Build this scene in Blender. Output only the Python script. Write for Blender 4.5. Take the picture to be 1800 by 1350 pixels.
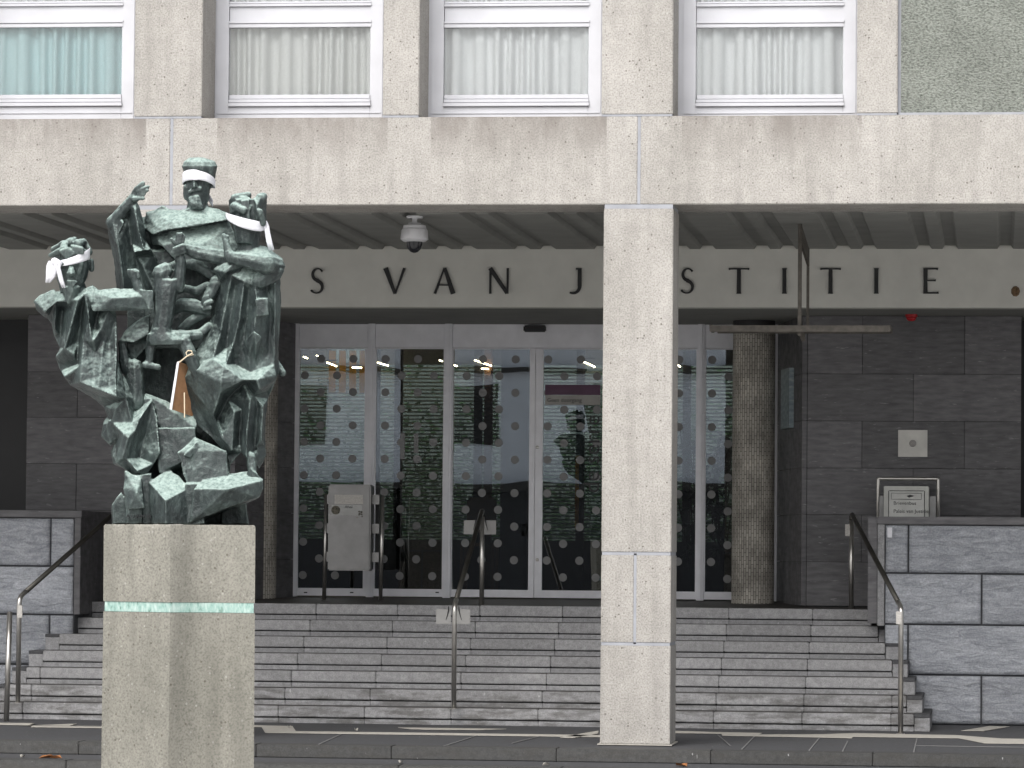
import bpy, bmesh, math, random
from mathutils import Vector, Matrix, noise
from mathutils.geometry import delaunay_2d_cdt
random.seed(7)
for o in list(bpy.data.objects): bpy.data.objects.remove(o)
sc = bpy.context.scene
COL = sc.collection
# ------------------------------------------------------------------ camera
FPX, CX, CY = 7000.0, 900.0, 675.0           # focal length and centre in photo pixels
CAM = Vector((0.0, -34.6, 1.70))
n = Vector(((1752-CX)/FPX, -(972-CY)/FPX, -1.0)).normalized()   # world +Y seen in camera axes
u = Vector((0.0085, 1.0, 0.0)); u.z = -(u.x*n.x+u.y*n.y)/n.z; u.normalize()
xw = n.cross(u)
ROT = Matrix((xw, n, u))                      # rows: world axes in camera axes -> camera-to-world
cd = bpy.data.cameras.new('camera'); cam = bpy.data.objects.new('camera', cd); COL.objects.link(cam)
cam.matrix_world = Matrix.Translation(CAM) @ ROT.to_4x4()
cd.sensor_width = 36; cd.lens = FPX/1800*36; cd.clip_start = 0.5; cd.clip_end = 2000
sc.camera = cam
# ------------------------------------------------------------------ sky, sun, exposure
w = bpy.data.worlds.new('World'); sc.world = w; w.use_nodes = True
nt = w.node_tree; bg = nt.nodes['Background']
sky = nt.nodes.new('ShaderNodeTexSky'); sky.sky_type = 'NISHITA'; sky.sun_disc = False
SUN_EL, SUN_AZ = math.radians(44), math.radians(196)      # azimuth from +Y clockwise
sky.sun_elevation = SUN_EL; sky.sun_rotation = SUN_AZ
sky.air_density = 1.0; sky.dust_density = 4.0
hs = nt.nodes.new('ShaderNodeHueSaturation'); hs.inputs['Saturation'].default_value = 0.22   # overcast
nt.links.new(sky.outputs[0], hs.inputs['Color']); nt.links.new(hs.outputs[0], bg.inputs[0])
bg.inputs[1].default_value = 0.15
sl = bpy.data.lights.new('sun', 'SUN'); so = bpy.data.objects.new('sun', sl); COL.objects.link(so)
sl.energy = 1.0; sl.angle = math.radians(45); sl.color = (1, .97, .93)
sd = Vector((math.sin(SUN_AZ)*math.cos(SUN_EL), math.cos(SUN_AZ)*math.cos(SUN_EL), math.sin(SUN_EL)))
so.rotation_euler = sd.to_track_quat('Z', 'Y').to_euler(); so.location = sd*60
vs = sc.view_settings; vs.view_transform = 'Standard'; vs.look = 'None'; vs.gamma = 1; vs.use_curve_mapping = False
vs.exposure = 0.58
sc.render.engine = 'CYCLES'; sc.cycles.max_bounces = 8; sc.cycles.transparent_max_bounces = 16

# ------------------------------------------------------------------ pixel -> world helpers
def ray(px, py):
    return ROT @ Vector(((px-CX)/FPX, -(py-CY)/FPX, -1.0))
def P(px, py, Y):
    d = ray(px, py); return CAM + d*((Y-CAM.y)/d.y)
def PX(px, Y, py=800): return P(px, py, Y).x
def PZ(py, Y, px=900): return P(px, py, Y).z

# ------------------------------------------------------------------ materials
def nd(nt, t, **kw):
    x = nt.nodes.new('ShaderNode'+t)
    for k, v in kw.items():
        if k in x.inputs: x.inputs[k].default_value = v
        else: setattr(x, k, v)
    return x
class M:
    def __init__(s, name, rough=.7, col=(.5,.5,.5), metal=0, spec=.5):
        s.m = bpy.data.materials.new(name); s.m.use_nodes = True; s.nt = s.m.node_tree
        s.b = s.nt.nodes['Principled BSDF']; s.b.inputs['Roughness'].default_value = rough
        s.b.inputs['Metallic'].default_value = metal; s.b.inputs['Specular IOR Level'].default_value = spec
        s.b.inputs['Base Color'].default_value = (*col, 1)
        s.pos = None; s.h = None
    def n(s, t, **kw): return nd(s.nt, t, **kw)
    def l(s, a, b): s.nt.links.new(a, b)
    def vec(s, sx=1, sy=1, sz=1, obj=False):
        g = s.n('NewGeometry') if not obj else s.n('TexCoord')
        mp = s.n('Mapping'); mp.inputs['Scale'].default_value = (sx, sy, sz)
        s.l(g.outputs['Position'] if not obj else g.outputs['Object'], mp.inputs[0]); return mp.outputs[0]
    def noise(s, scale, detail=4, sc=(1,1,1), rough=.55):
        x = s.n('TexNoise', Scale=scale, Detail=detail, Roughness=rough); s.l(s.vec(*sc), x.inputs['Vector']); return x.outputs['Fac']
    def voro(s, scale, sc=(1,1,1), out='Distance'):
        x = s.n('TexVoronoi', Scale=scale); s.l(s.vec(*sc), x.inputs['Vector']); return x.outputs[out]
    def ramp(s, fac, stops):
        r = s.n('ValToRGB'); e = r.color_ramp.elements
        while len(e) < len(stops): e.new(.5)
        for i, (p, c) in enumerate(stops):
            e[i].position = p; c = c if isinstance(c, tuple) else (c, c, c); e[i].color = (*c, 1)
        s.l(fac, r.inputs[0]); return r.outputs[0]
    def mix(s, fac, a, b, mode='MIX'):
        x = s.n('MixRGB', blend_type=mode)
        for i, v in ((0, fac), (1, a), (2, b)):
            if isinstance(v, (int, float)): x.inputs[i].default_value = v if i == 0 else (v, v, v, 1)
            elif isinstance(v, tuple): x.inputs[i].default_value = (*v, 1)
            else: s.l(v, x.inputs[i])
        return x.outputs[0]
    def math(s, op, a, b=None, clamp=False):
        x = s.n('Math', operation=op, use_clamp=clamp)
        for i, v in ((0, a), (1, b)):
            if v is None: continue
            if isinstance(v, (int, float)): x.inputs[i].default_value = v
            else: s.l(v, x.inputs[i])
        return x.outputs[0]
    def col(s, c): s.l(c, s.b.inputs['Base Color']); return s
    def rgh(s, c): s.l(c, s.b.inputs['Roughness']); return s
    def bump(s, h, st=.3, d=.01):
        b = s.n('Bump', Strength=st, Distance=d); s.l(h, b.inputs['Height'])
        s.l(b.outputs[0], s.b.inputs['Normal']); return s
    def rnd(s):
        return s.n('ObjectInfo').outputs['Random']

def concrete(name, a, b, dirt=.35, pit=1.0):
    m = M(name, .85, spec=.25)
    big = m.ramp(m.noise(1.3, 5, (1,1,.6)), [(.3, a), (.72, b)])
    grain = m.ramp(m.noise(70, 3), [(.32, .68), (.5, 1.0), (.68, 1.16)])
    c = m.mix(1, big, grain, 'MULTIPLY')
    mott = m.ramp(m.noise(9, 4), [(.3, .9), (.65, 1.04)]); c = m.mix(1, c, mott, 'MULTIPLY')
    # dark and pale pebbles of the exposed aggregate
    pz = m.n('TexVoronoi', Scale=34.0); m.l(m.vec(), pz.inputs['Vector'])
    sp = m.n('SeparateColor'); m.l(pz.outputs['Color'], sp.inputs[0])
    near = m.math('LESS_THAN', pz.outputs['Distance'], .27)
    dark = m.math('MULTIPLY', near, m.math('GREATER_THAN', sp.outputs[0], 1-.055*pit))
    pale = m.math('MULTIPLY', near, m.math('LESS_THAN', sp.outputs[0], .09))
    c = m.mix(m.math('MULTIPLY', dark, .75), c, (.10, .085, .07))
    c = m.mix(m.math('MULTIPLY', pale, .16), c, (.75, .74, .72))
    p2 = m.n('TexVoronoi', Scale=7.0); m.l(m.vec(1,1,1), p2.inputs['Vector']); s2 = m.n('SeparateColor'); m.l(p2.outputs['Color'], s2.inputs[0])
    jit = m.math('ADD', p2.outputs['Distance'], m.math('MULTIPLY', m.math('SUBTRACT', m.noise(60, 2), .5), .12))
    pits = m.math('MULTIPLY', m.math('LESS_THAN', jit, .062), m.math('GREATER_THAN', s2.outputs[1], .72)); c = m.mix(m.math('MULTIPLY', pits, .55), c, (.06,.05,.042))
    st = m.ramp(m.noise(2.2, 6, (3.5,3.5,.35)), [(.48, 0.0), (.75, 1.0)])
    c = m.mix(m.math('MULTIPLY', st, dirt), c, tuple(x*.55 for x in a))
    m.col(c)
    h = m.math('ADD', m.noise(85, 2), m.math('MULTIPLY', dark, -.8))
    return m.bump(h, .45, .006)
CONC = concrete('exposed aggregate concrete', (.335,.319,.295), (.44,.42,.394)).m
# lintel: same concrete with rain dirt washed down from the window sills
def lintel_mat():
    m = concrete('lintel concrete', (.335,.319,.295), (.44,.42,.394))
    src = m.b.inputs['Base Color'].links[0].from_socket
    g = m.n('NewGeometry'); sx = m.n('SeparateXYZ'); m.l(g.outputs['Position'], sx.inputs[0])
    top = PZ(205, 0, 900)
    hgt = m.math('SUBTRACT', top, sx.outputs[2])
    fall = m.ramp(hgt, [(0, 1.0), (.12, .75), (.42, 0.0)])
    nz = m.ramp(m.noise(3.2, 7, (1.4,1,.5), .65), [(.32, 0.0), (.62, 1.0)])
    k = None
    for x0, x1 in ((-12, PX(250,0)), (PX(375,0), PX(676,0)), (PX(752,0), PX(1062,0)), (PX(1195,0), PX(1512,0))):
        a = m.math('MULTIPLY', m.math('GREATER_THAN', sx.outputs[0], x0), m.math('LESS_THAN', sx.outputs[0], x1))
        k = a if k is None else m.math('ADD', k, a)
    f = m.math('MULTIPLY', m.math('MULTIPLY', fall, nz), m.math('MULTIPLY', k, .85))
    c = m.mix(f, src, (.20,.18,.165)); m.col(c); return m.m
LINTEL = lintel_mat()
PEDC = concrete('pedestal aggregate concrete', (.20,.194,.168), (.285,.274,.24), .5, 1.6).m
def simple(name, col, rough=.6, metal=0, var=.12, scale=6, bump=0, bscale=80, spec=.5, rv=.0):
    m = M(name, rough, col, metal, spec)
    f = m.ramp(m.noise(scale, 5), [(.3, 1-var), (.7, 1+var)])
    c = m.mix(1, col, f, 'MULTIPLY')
    if rv:
        r = m.ramp(m.rnd(), [(0, 1-rv), (1, 1+rv)]); c = m.mix(1, c, r, 'MULTIPLY')
    m.col(c)
    if bump: m.bump(m.noise(bscale, 3), bump, .004)
    return m
MORTAR = simple('blue grey mortar', (.33,.34,.37), .9, bump=.3).m
def roughcast():
    m = M('roughcast render', .95, spec=.2)
    v = m.noise(52, 4, (.85,1,1.35))
    c = m.ramp(v, [(.3, (.13,.14,.122)), (.6, (.31,.328,.295))])
    c = m.mix(1, c, m.ramp(m.noise(2, 4), [(.3,.82),(.7,1.08)]), 'MULTIPLY'); m.col(c)
    return m.bump(v, 1.0, .03).m
ROUGHCAST = roughcast()
def slate():
    m = M('dark slate', .5, spec=.35)
    c = m.ramp(m.noise(5, 6, (1,1,5)), [(.3, (.088,.086,.091)), (.7, (.155,.151,.158))])
    c = m.mix(1, c, m.ramp(m.rnd(), [(0,.82),(1,1.15)]), 'MULTIPLY')
    fl = m.ramp(m.noise(14, 3, (.7,1,3.2)), [(.66, 0.0), (.74, 1.0)])
    c = m.mix(m.math('MULTIPLY', fl, .45), c, (.36,.36,.37)); m.col(c)
    m.rgh(m.ramp(m.noise(9, 4), [(.3,.38),(.7,.6)]))
    return m.bump(m.noise(60, 4, (.4,1,4)), .25, .004).m
SLATE = slate()
def rough_stone():
    m = M('split grey stone', .85, spec=.3)
    x = m.n('TexNoise', Scale=7.0, Detail=9.0, Roughness=.72, Distortion=1.2); m.l(m.vec(.6,1,2.4), x.inputs['Vector']); wv = x.outputs['Fac']
    c = m.ramp(wv, [(.25, (.20,.212,.238)), (.5, (.37,.385,.418)), (.75, (.56,.575,.61))])
    c = m.mix(1, c, m.ramp(m.rnd(), [(0,.86),(1,1.12)]), 'MULTIPLY')
    c = m.mix(1, c, m.ramp(m.noise(60, 3), [(.3,.8),(.7,1.15)]), 'MULTIPLY'); m.col(c)
    return m.bump(wv, .8, .035).m
RSTONE = rough_stone()
def bluestone(name, a, b, stain=.7, tread=0.0):
    m = M(name, .75, spec=.35)
    c = m.ramp(m.noise(22, 5), [(.25, a), (.8, b)])
    c = m.mix(1, c, m.ramp(m.rnd(), [(0,.90),(1,1.14)]), 'MULTIPLY')
    c = m.mix(1, c, m.ramp(m.noise(95, 2), [(.3,.82),(.7,1.16)]), 'MULTIPLY')
    g = m.n('NewGeometry'); sx = m.n('SeparateXYZ'); m.l(g.outputs['Position'], sx.inputs[0])
    low = m.ramp(sx.outputs[2], [(.0, 1.0), (.30, .85), (.36, .15), (1.0, .06)])     # moss and dirt on the lowest steps
    st = m.ramp(m.noise(4.2, 7, (.7,1,3.2), .65), [(.44, 0.0), (.60, 1.0)])
    c = m.mix(m.math('MULTIPLY', m.math('MULTIPLY', st, low), stain), c, (.055,.05,.042))
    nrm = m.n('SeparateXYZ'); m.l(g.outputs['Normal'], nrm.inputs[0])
    c = m.mix(m.math('MULTIPLY', m.ramp(nrm.outputs[2], [(.75, 0.0), (.95, 1.0)]), tread), c, (.045,.042,.038))     # darker upward faces of the treads
    wsp = m.ramp(m.noise(17, 2, (1.6,1,.8)), [(.73, 0.0), (.77, 1.0)])
    c = m.mix(m.math('MULTIPLY', wsp, .5), c, (.62,.62,.62)); m.col(c)
    return m.bump(m.noise(70, 4), .3, .005).m
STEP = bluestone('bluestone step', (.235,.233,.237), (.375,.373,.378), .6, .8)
RISER = bluestone('bluestone riser', (.22,.219,.225), (.36,.359,.367), .6)
PAVE = bluestone('dark paving', (.055,.056,.06), (.085,.086,.092), .15)
KERB = bluestone('kerb stone', (.05,.05,.05), (.08,.08,.078), .3)
PALEPAVE = simple('pale paving', (.42,.40,.36), .8, var=.12, scale=20, bump=.2).m
LANDING = simple('landing stone', (.042,.038,.034), .6, var=.25, scale=8, bump=.2).m
PLAZA = simple('plaza paving', (.56,.55,.53), .85, var=.2, scale=8, bump=.3).m
WHITE = simple('white lacquered aluminium', (.56,.565,.60), .35, var=.05, scale=4).m
ALU = simple('pale lacquered aluminium', (.80,.80,.84), .4, .0, var=.06).m
STEEL = simple('brushed stainless steel', (.50,.485,.46), .30, .9, var=.1, scale=20).m
DSTEEL = simple('dulled handrail steel', (.10,.095,.085), .35, .85, var=.15).m
SHEET = simple('stainless sheet', (.20,.198,.196), .38, .85, var=.1, scale=9).m
BLACK = simple('black', (.012,.012,.014), .5).m
RUBBER = simple('dark rubber gap', (.02,.02,.022), .7).m
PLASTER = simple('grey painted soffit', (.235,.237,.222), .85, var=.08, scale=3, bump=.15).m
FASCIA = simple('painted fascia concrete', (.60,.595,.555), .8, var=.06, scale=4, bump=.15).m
GROOVE = PLASTER
CAMW = simple('camera housing plastic', (.60,.60,.62), .4).m
REDP = simple('red plastic', (.42,.02,.025), .3).m
GLASSD = simple('smoked dome', (.015,.015,.02), .08).m
RUST = simple('weathered fixture steel', (.10,.09,.078), .6, .4, var=.3, scale=18).m
WOOD = simple('brown wood', (.16,.075,.035), .5, var=.2, scale=12).m
CARD = simple('brown cardboard', (.30,.16,.08), .8, var=.2, scale=25).m
CARDE = simple('white painted board edge', (.70,.70,.74), .7).m
CLOTH = simple('white cotton', (.70,.70,.74), .9, var=.06, scale=20, bump=.2, bscale=120).m
STRING = simple('string', (.68,.58,.42), .9).m
LEAFB = simple('dry leaf', (.30,.12,.04), .8, var=.35, scale=40).m
DOT = simple('grey film', (.20,.20,.20), .5).m
STICK = simple('paper sticker', (.52,.50,.47), .8, var=.2, scale=60).m
COPPER = M('verdigris copper', .8, spec=.2)
_c = COPPER.ramp(COPPER.noise(24, 5, (2,1,.7)), [(.3, (.10,.15,.11)), (.42, (.25,.39,.35)), (.7, (.45,.56,.52))])
COPPER.col(_c); COPPER.bump(COPPER.noise(50, 4), .5, .006); COPPER = COPPER.m
def bronze():
    m = M('patinated bronze', .55, spec=.4)
    g = m.n('NewGeometry'); sx = m.n('SeparateXYZ'); m.l(g.outputs['Normal'], sx.inputs[0])
    up = m.ramp(sx.outputs[2], [(.22, 0.0), (.72, 1.0)])      # rain-washed verdigris lies on what faces the sky
    nz = m.noise(7, 6, (1,1,.5), .65); fine = m.noise(42, 5, (1,1,.6), .65)
    dark = m.ramp(nz, [(.3, (.015,.020,.021)), (.5, (.033,.044,.044)), (.78, (.085,.115,.108))])
    green = m.ramp(fine, [(.3, (.24,.32,.295)), (.5, (.36,.46,.425)), (.75, (.52,.62,.58))])
    pat = m.ramp(m.noise(11, 6, (1.3,1.3,.45), .7), [(.54, 0.0), (.72, 1.0)])
    f = m.math('ADD', m.math('MULTIPLY', up, .95), m.math('MULTIPLY', pat, .20), True)
    f = m.math('MULTIPLY', f, m.ramp(fine, [(.22, .55), (.5, 1.0)]), True)
    # worn edges
    pt = m.ramp(g.outputs['Pointiness'], [(.505, 0.0), (.57, 1.0)])
    f = m.math('ADD', f, m.math('MULTIPLY', pt, .2), True)
    m.col(m.mix(f, dark, green)); m.b.inputs['Metallic'].default_value = .15
    m.rgh(m.ramp(f, [(0, .42), (1, .85)]))
    h = m.math('ADD', m.noise(38, 6, (1,1,.6)), m.math('MULTIPLY', m.noise(120, 3), .4))
    return m.bump(h, .75, .012).m
BRONZE = bronze()
def glass(name, tint=(.86,.9,.9), gain=1.5, wav=0):
    m = bpy.data.materials.new(name); m.use_nodes = True; t = m.node_tree; t.nodes.clear()
    o = nd(t, 'OutputMaterial'); tr = nd(t, 'BsdfTransparent'); tr.inputs[0].default_value = (*tint, 1)
    gl = nd(t, 'BsdfGlossy', Roughness=.0); fr = nd(t, 'Fresnel', IOR=1.5)
    mu = nd(t, 'Math', operation='MULTIPLY', use_clamp=True); mu.inputs[1].default_value = gain
    mx = nd(t, 'MixShader'); t.links.new(fr.outputs[0], mu.inputs[0]); t.links.new(mu.outputs[0], mx.inputs[0])
    t.links.new(tr.outputs[0], mx.inputs[1]); t.links.new(gl.outputs[0], mx.inputs[2]); t.links.new(mx.outputs[0], o.inputs[0])
    if wav:
        nz = nd(t, 'TexNoise', Scale=1.6, Detail=1.0); g = nd(t, 'NewGeometry'); t.links.new(g.outputs['Position'], nz.inputs['Vector'])
        b = nd(t, 'Bump', Strength=wav, Distance=.01); t.links.new(nz.outputs['Fac'], b.inputs['Height']); t.links.new(b.outputs[0], gl.inputs['Normal'])
    return m
GLASS = glass('window glass', (.97,.98,.98), 1.2)
DGLASS = glass('door glass', (.70,.76,.78), 6.0, .05)
def emit(name, col, s):
    m = bpy.data.materials.new(name); m.use_nodes = True; b = m.node_tree.nodes['Principled BSDF']
    b.inputs['Base Color'].default_value = (*col, 1); b.inputs['Emission Color'].default_value = (*col, 1); b.inputs['Emission Strength'].default_value = s; return m
TUBE = emit('lit tube', (1, .78, .48), 26)
def translucent(name, col):
    m = bpy.data.materials.new(name); m.use_nodes = True; t = m.node_tree; t.nodes.clear()
    o = nd(t, 'OutputMaterial'); a = nd(t, 'BsdfTranslucent'); a.inputs[0].default_value = (*col, 1); d = nd(t, 'BsdfDiffuse'); d.inputs[0].default_value = (*col, 1)
    mx = nd(t, 'MixShader'); mx.inputs[0].default_value = .35
    t.links.new(a.outputs[0], mx.inputs[1]); t.links.new(d.outputs[0], mx.inputs[2]); t.links.new(mx.outputs[0], o.inputs[0]); return m
def curtain(name, col):
    m = M(name, .9, col, spec=.1); m.b.inputs['Base Color'].default_value = (*col, 1)
    c = m.mix(1, col, m.ramp(m.noise(160, 2, (1,1,.3)), [(.3,.94),(.7,1.04)]), 'MULTIPLY'); m.col(c); return m.m
CURT = curtain('white net curtain', (.74,.75,.76)); CURT_CYAN_LIT = curtain('cyan lit net curtain', (.46,.63,.65)); CURT_G = curtain('grey net curtain', (.64,.645,.635))  # first window: cyan light from inside is put into the curtain colour
def mosaic():
    m = M('mosaic column tile', .7, spec=.35)
    uv = m.n('UVMap'); br = m.n('TexBrick'); m.l(uv.outputs[0], br.inputs['Vector'])
    for k, v in (('Scale', 1.0), ('Mortar Size', .0028), ('Mortar Smooth', .2), ('Bias', 0.0), ('Brick Width', .082), ('Row Height', .027)): br.inputs[k].default_value = v
    br.inputs['Color1'].default_value = (.37,.345,.305,1); br.inputs['Color2'].default_value = (.53,.50,.445,1); br.inputs['Mortar'].default_value = (.10,.09,.078,1)
    c = m.mix(1, br.outputs[0], m.ramp(m.noise(4, 5), [(.3,.62),(.7,1.25)]), 'MULTIPLY'); m.col(c)
    return m.bump(m.math('MULTIPLY', br.outputs['Fac'], -1), .6, .006).m
MOSAIC = mosaic()

# ------------------------------------------------------------------ object helpers
WLOC = {}
def link(o, parent=None):
    COL.objects.link(o)
    if parent is not None: o.parent = parent
    return o
def tag(o, label=None, cat=None, group=None, kind=None):
    for k, v in (('label', label), ('category', cat), ('group', group), ('kind', kind)):
        if v: o[k] = v
    return o
def thing(name, loc, label, cat, group=None, kind=None):
    o = bpy.data.objects.new(name, None); link(o); o.location = loc; o.empty_display_size = .2
    WLOC[o.name] = Vector(loc); return tag(o, label, cat, group, kind)
def finish(me, name, mat, parent=None, smooth=False, origin=None):
    vs_ = [v.co for v in me.vertices]
    lo = Vector([min(v[i] for v in vs_) for i in range(3)]); hi = Vector([max(v[i] for v in vs_) for i in range(3)])
    c = origin or Vector(((lo.x+hi.x)/2, (lo.y+hi.y)/2, lo.z))
    me.transform(Matrix.Translation(-c))
    for m in (mat if isinstance(mat, (list, tuple)) else [mat]): me.materials.append(m)
    o = bpy.data.objects.new(name, me); link(o, parent)
    o.location = c - (WLOC[parent.name] if parent is not None else Vector((0,0,0)))
    WLOC[o.name] = c.copy()
    if smooth: me.polygons.foreach_set('use_smooth', [True]*len(me.polygons))
    return o
class B:
    def __init__(s): s.bm = bmesh.new()
    def face(s, pts):
        vs_ = [s.bm.verts.new(p) for p in pts]
        try: s.bm.faces.new(vs_)
        except ValueError: pass
    def box(s, x0, x1, y0, y1, z0, z1, bev=0):
        r = bmesh.ops.create_cube(s.bm, size=1)['verts']
        for v in r: v.co = Vector((x0 if v.co.x < 0 else x1, y0 if v.co.y < 0 else y1, z0 if v.co.z < 0 else z1))
        if bev: bmesh.ops.bevel(s.bm, geom=list({e for v in r for e in v.link_edges}), offset=bev, segments=2, affect='EDGES')
        return s
    def hull(s, pts):
        vs_ = [s.bm.verts.new(p) for p in pts]
        r = bmesh.ops.convex_hull(s.bm, input=vs_)
        kill = [g for g in r['geom_interior'] + r['geom_unused'] if isinstance(g, bmesh.types.BMVert) and g.is_valid]
        if kill: bmesh.ops.delete(s.bm, geom=list(set(kill)), context='VERTS')
        return s
    def prism(s, poly, y0, y1):              # polygon of (x, z) pushed along Y
        s.solid([Vector((x, y0, z)) for x, z in poly], [Vector((x, y1, z)) for x, z in poly])
        return s
    def solid(s, a, b):
        va = [s.bm.verts.new(p) for p in a]; vb = [s.bm.verts.new(p) for p in b]; k = len(a)
        s.bm.faces.new(va); s.bm.faces.new(vb[::-1])
        for i in range(k): s.bm.faces.new((va[i], vb[i], vb[(i+1) % k], va[(i+1) % k]))
        return s
    def tube(s, path, r, seg=12, caps=True):
        path = [Vector(p) for p in path]; rings = []
        rs = r if isinstance(r, (list, tuple)) else [r]*len(path)
        for i, p in enumerate(path):
            t = (path[min(i+1, len(path)-1)] - path[max(i-1, 0)]).normalized()
            a = t.orthogonal().normalized() if i == 0 else (pa - t*pa.dot(t)).normalized()
            pa = a; b = t.cross(a)
            rings.append([s.bm.verts.new(p + (a*math.cos(q) + b*math.sin(q))*rs[i]) for q in [2*math.pi*j/seg for j in range(seg)]])
        for i in range(len(rings)-1):
            for j in range(seg):
                s.bm.faces.new((rings[i][j], rings[i][(j+1) % seg], rings[i+1][(j+1) % seg], rings[i+1][j]))
        if caps: s.bm.faces.new(rings[0][::-1]); s.bm.faces.new(rings[-1])
        return s
    def lathe(s, cx, cy, prof, seg=28):      # profile of (r, z)
        rings = [[s.bm.verts.new((cx+r*math.cos(2*math.pi*j/seg), cy+r*math.sin(2*math.pi*j/seg), z)) for j in range(seg)] for r, z in prof]
        for i in range(len(rings)-1):
            for j in range(seg): s.bm.faces.new((rings[i][j], rings[i][(j+1) % seg], rings[i+1][(j+1) % seg], rings[i+1][j]))
        s.bm.faces.new(rings[0][::-1]); s.bm.faces.new(rings[-1]); return s
    def disc(s, c, r, seg=20):
        s.bm.faces.new([s.bm.verts.new((c[0]+r*math.cos(2*math.pi*j/seg), c[1], c[2]+r*math.sin(2*math.pi*j/seg))) for j in range(seg)]); return s
    def mesh(s, name, fix=True):
        if fix: bmesh.ops.recalc_face_normals(s.bm, faces=s.bm.faces)
        me = bpy.data.meshes.new(name); s.bm.to_mesh(me); s.bm.free(); return me
    def build(s, name, mat, parent=None, smooth=False, fix=True):
        return finish(s.mesh(name, fix), name, mat, parent, smooth)
def box(name, mat, parent, x0, x1, y0, y1, z0, z1, bev=0):
    return B().box(x0, x1, y0, y1, z0, z1, bev).build(name, mat, parent)
def smooth_by_angle(o, deg=40):
    me = o.data; me.polygons.foreach_set('use_smooth', [True]*len(me.polygons))
    me.set_sharp_from_angle(angle=math.radians(deg)); return o
def text(s, size, parent, name, mat, c, yaw=0, roll=0, align='CENTER', ext=.001):
    cu = bpy.data.curves.new('t', 'FONT'); cu.body = s; cu.size = size; cu.align_x = align; cu.align_y = 'CENTER'; cu.extrude = ext; cu.resolution_u = 3
    to = bpy.data.objects.new('t', cu); COL.objects.link(to)
    me = bpy.data.meshes.new_from_object(to.evaluated_get(bpy.context.evaluated_depsgraph_get()))
    bpy.data.objects.remove(to)
    me.transform(Matrix.Translation(c) @ Matrix.Rotation(yaw, 4, 'Z') @ Matrix.Rotation(math.pi/2, 4, 'X') @ Matrix.Rotation(roll, 4, 'Z'))
    return finish(me, name, mat, parent)
# ================================================================== the setting
YF, YS, YD, YE, YB = 5.0, 6.6, 8.2, 5.65, 3.2      # fascia, stone wall, doors, landing edge, foot of the steps
RISE, TREAD, NST = 0.16, 0.35, 7
ZL = RISE*NST                                       # landing
plaza = box('plaza', PLAZA, None, -120, 120, -140, -1.7, -.60, -.25); tag(plaza, kind='structure')
street = box('ground', PLAZA, None, -400, 400, -500, 400, -1.2, -.62); tag(street, kind='structure')
# lower step and platform with kerb stones
low = box('lower_step', PAVE, None, -14, 6, -1.42, -.72, -.6, -.112); tag(low, kind='structure')
plat = box('platform', PAVE, None, -14, 6, -.40, 8.4, -.6, -.004); tag(plat, kind='structure')
def kerbs(parent, y0, y1, z0, z1, xs):
    for a, b in zip(xs, xs[1:]):
        o = B().box(a+.0025, b-.0025, y0, y1, z0, z1, .006).build('kerb_stone', KERB, parent)
kx = [PX(p, -.72, 1320) for p in (-240, 138, 450, 688, 978, 1249, 1534, 1830, 2120)]
kerbs(plat, -.72, -.40, -.11, 0, kx)
kerbs(low, -1.72, -1.42, -.28, -.11, [PX(p, -1.72, 1345) for p in (-250, 116, 420, 700, 985, 1270, 1560, 1850, 2130)])
# paving: dark slabs with pale zigzag bands let in
def ground_poly(name, mat, px, z, th=.004):
    pts = []
    for a, b in px:
        d = ray(a, b); pts.append(CAM + d*((z-CAM.z)/d.z))
    up = [Vector((p.x, p.y, z)) for p in pts]; dn = [Vector((p.x, p.y, z-th)) for p in pts]
    return B().solid(up, dn).build(name, mat, plat)
JOINT = simple('pale joint', (.17,.17,.17), .9).m
pale = [
 [(-40,1270),(60,1271),(50,1275),(118,1272.5),(135,1272),(122,1275.5),(420,1279.5),(420,1282),(54,1277.5),(60,1274.5),(-40,1272.5)],
 [(440,1274.5),(514,1276),(520,1285),(1060,1292),(1060,1295),(466,1287.5),(460,1277.5),(440,1277)],
 [(700,1278.5),(890,1281),(850,1282.5),(760,1282),(720,1281)],
 [(985,1296),(1052,1284),(1052,1289),(1010,1296.5)],
 [(1187,1284.5),(1273,1287),(1340,1288.2),(1333,1291),(1445,1290.5),(1500,1288.5),(1680,1292),(1760,1298),(1830,1299),(1830,1307),(1730,1306),(1684,1297),(1500,1294.5),(1497,1297),(1440,1295.5),(1270,1292.5),(1268,1289),(1187,1288)],
 [(1690,1284),(1740,1276),(1775,1277),(1730,1284.5)]]
for p in pale: ground_poly('pale_paving_slab', PALEPAVE, p, .0045)
for a, b in (((1284,1310.5),(1262,1291)), ((1304,1316.5),(1326,1294)), ((1422,1319),(1440,1297)), ((1481,1320.5),(1490,1302)), ((1606,1322),(1612,1297)), ((1608,1310),(1800,1313)),((560,1308),(600,1290)),((900,1306),(960,1291)),((780,1311),(840,1292))):
    (x0, y0), (x1, y1) = a, b
    ground_poly('slab_joint', JOINT, [(x0-1.2, y0), (x0+1.2, y0+.3), (x1+1.0, y1+.2), (x1-1.0, y1)], .003)
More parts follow.
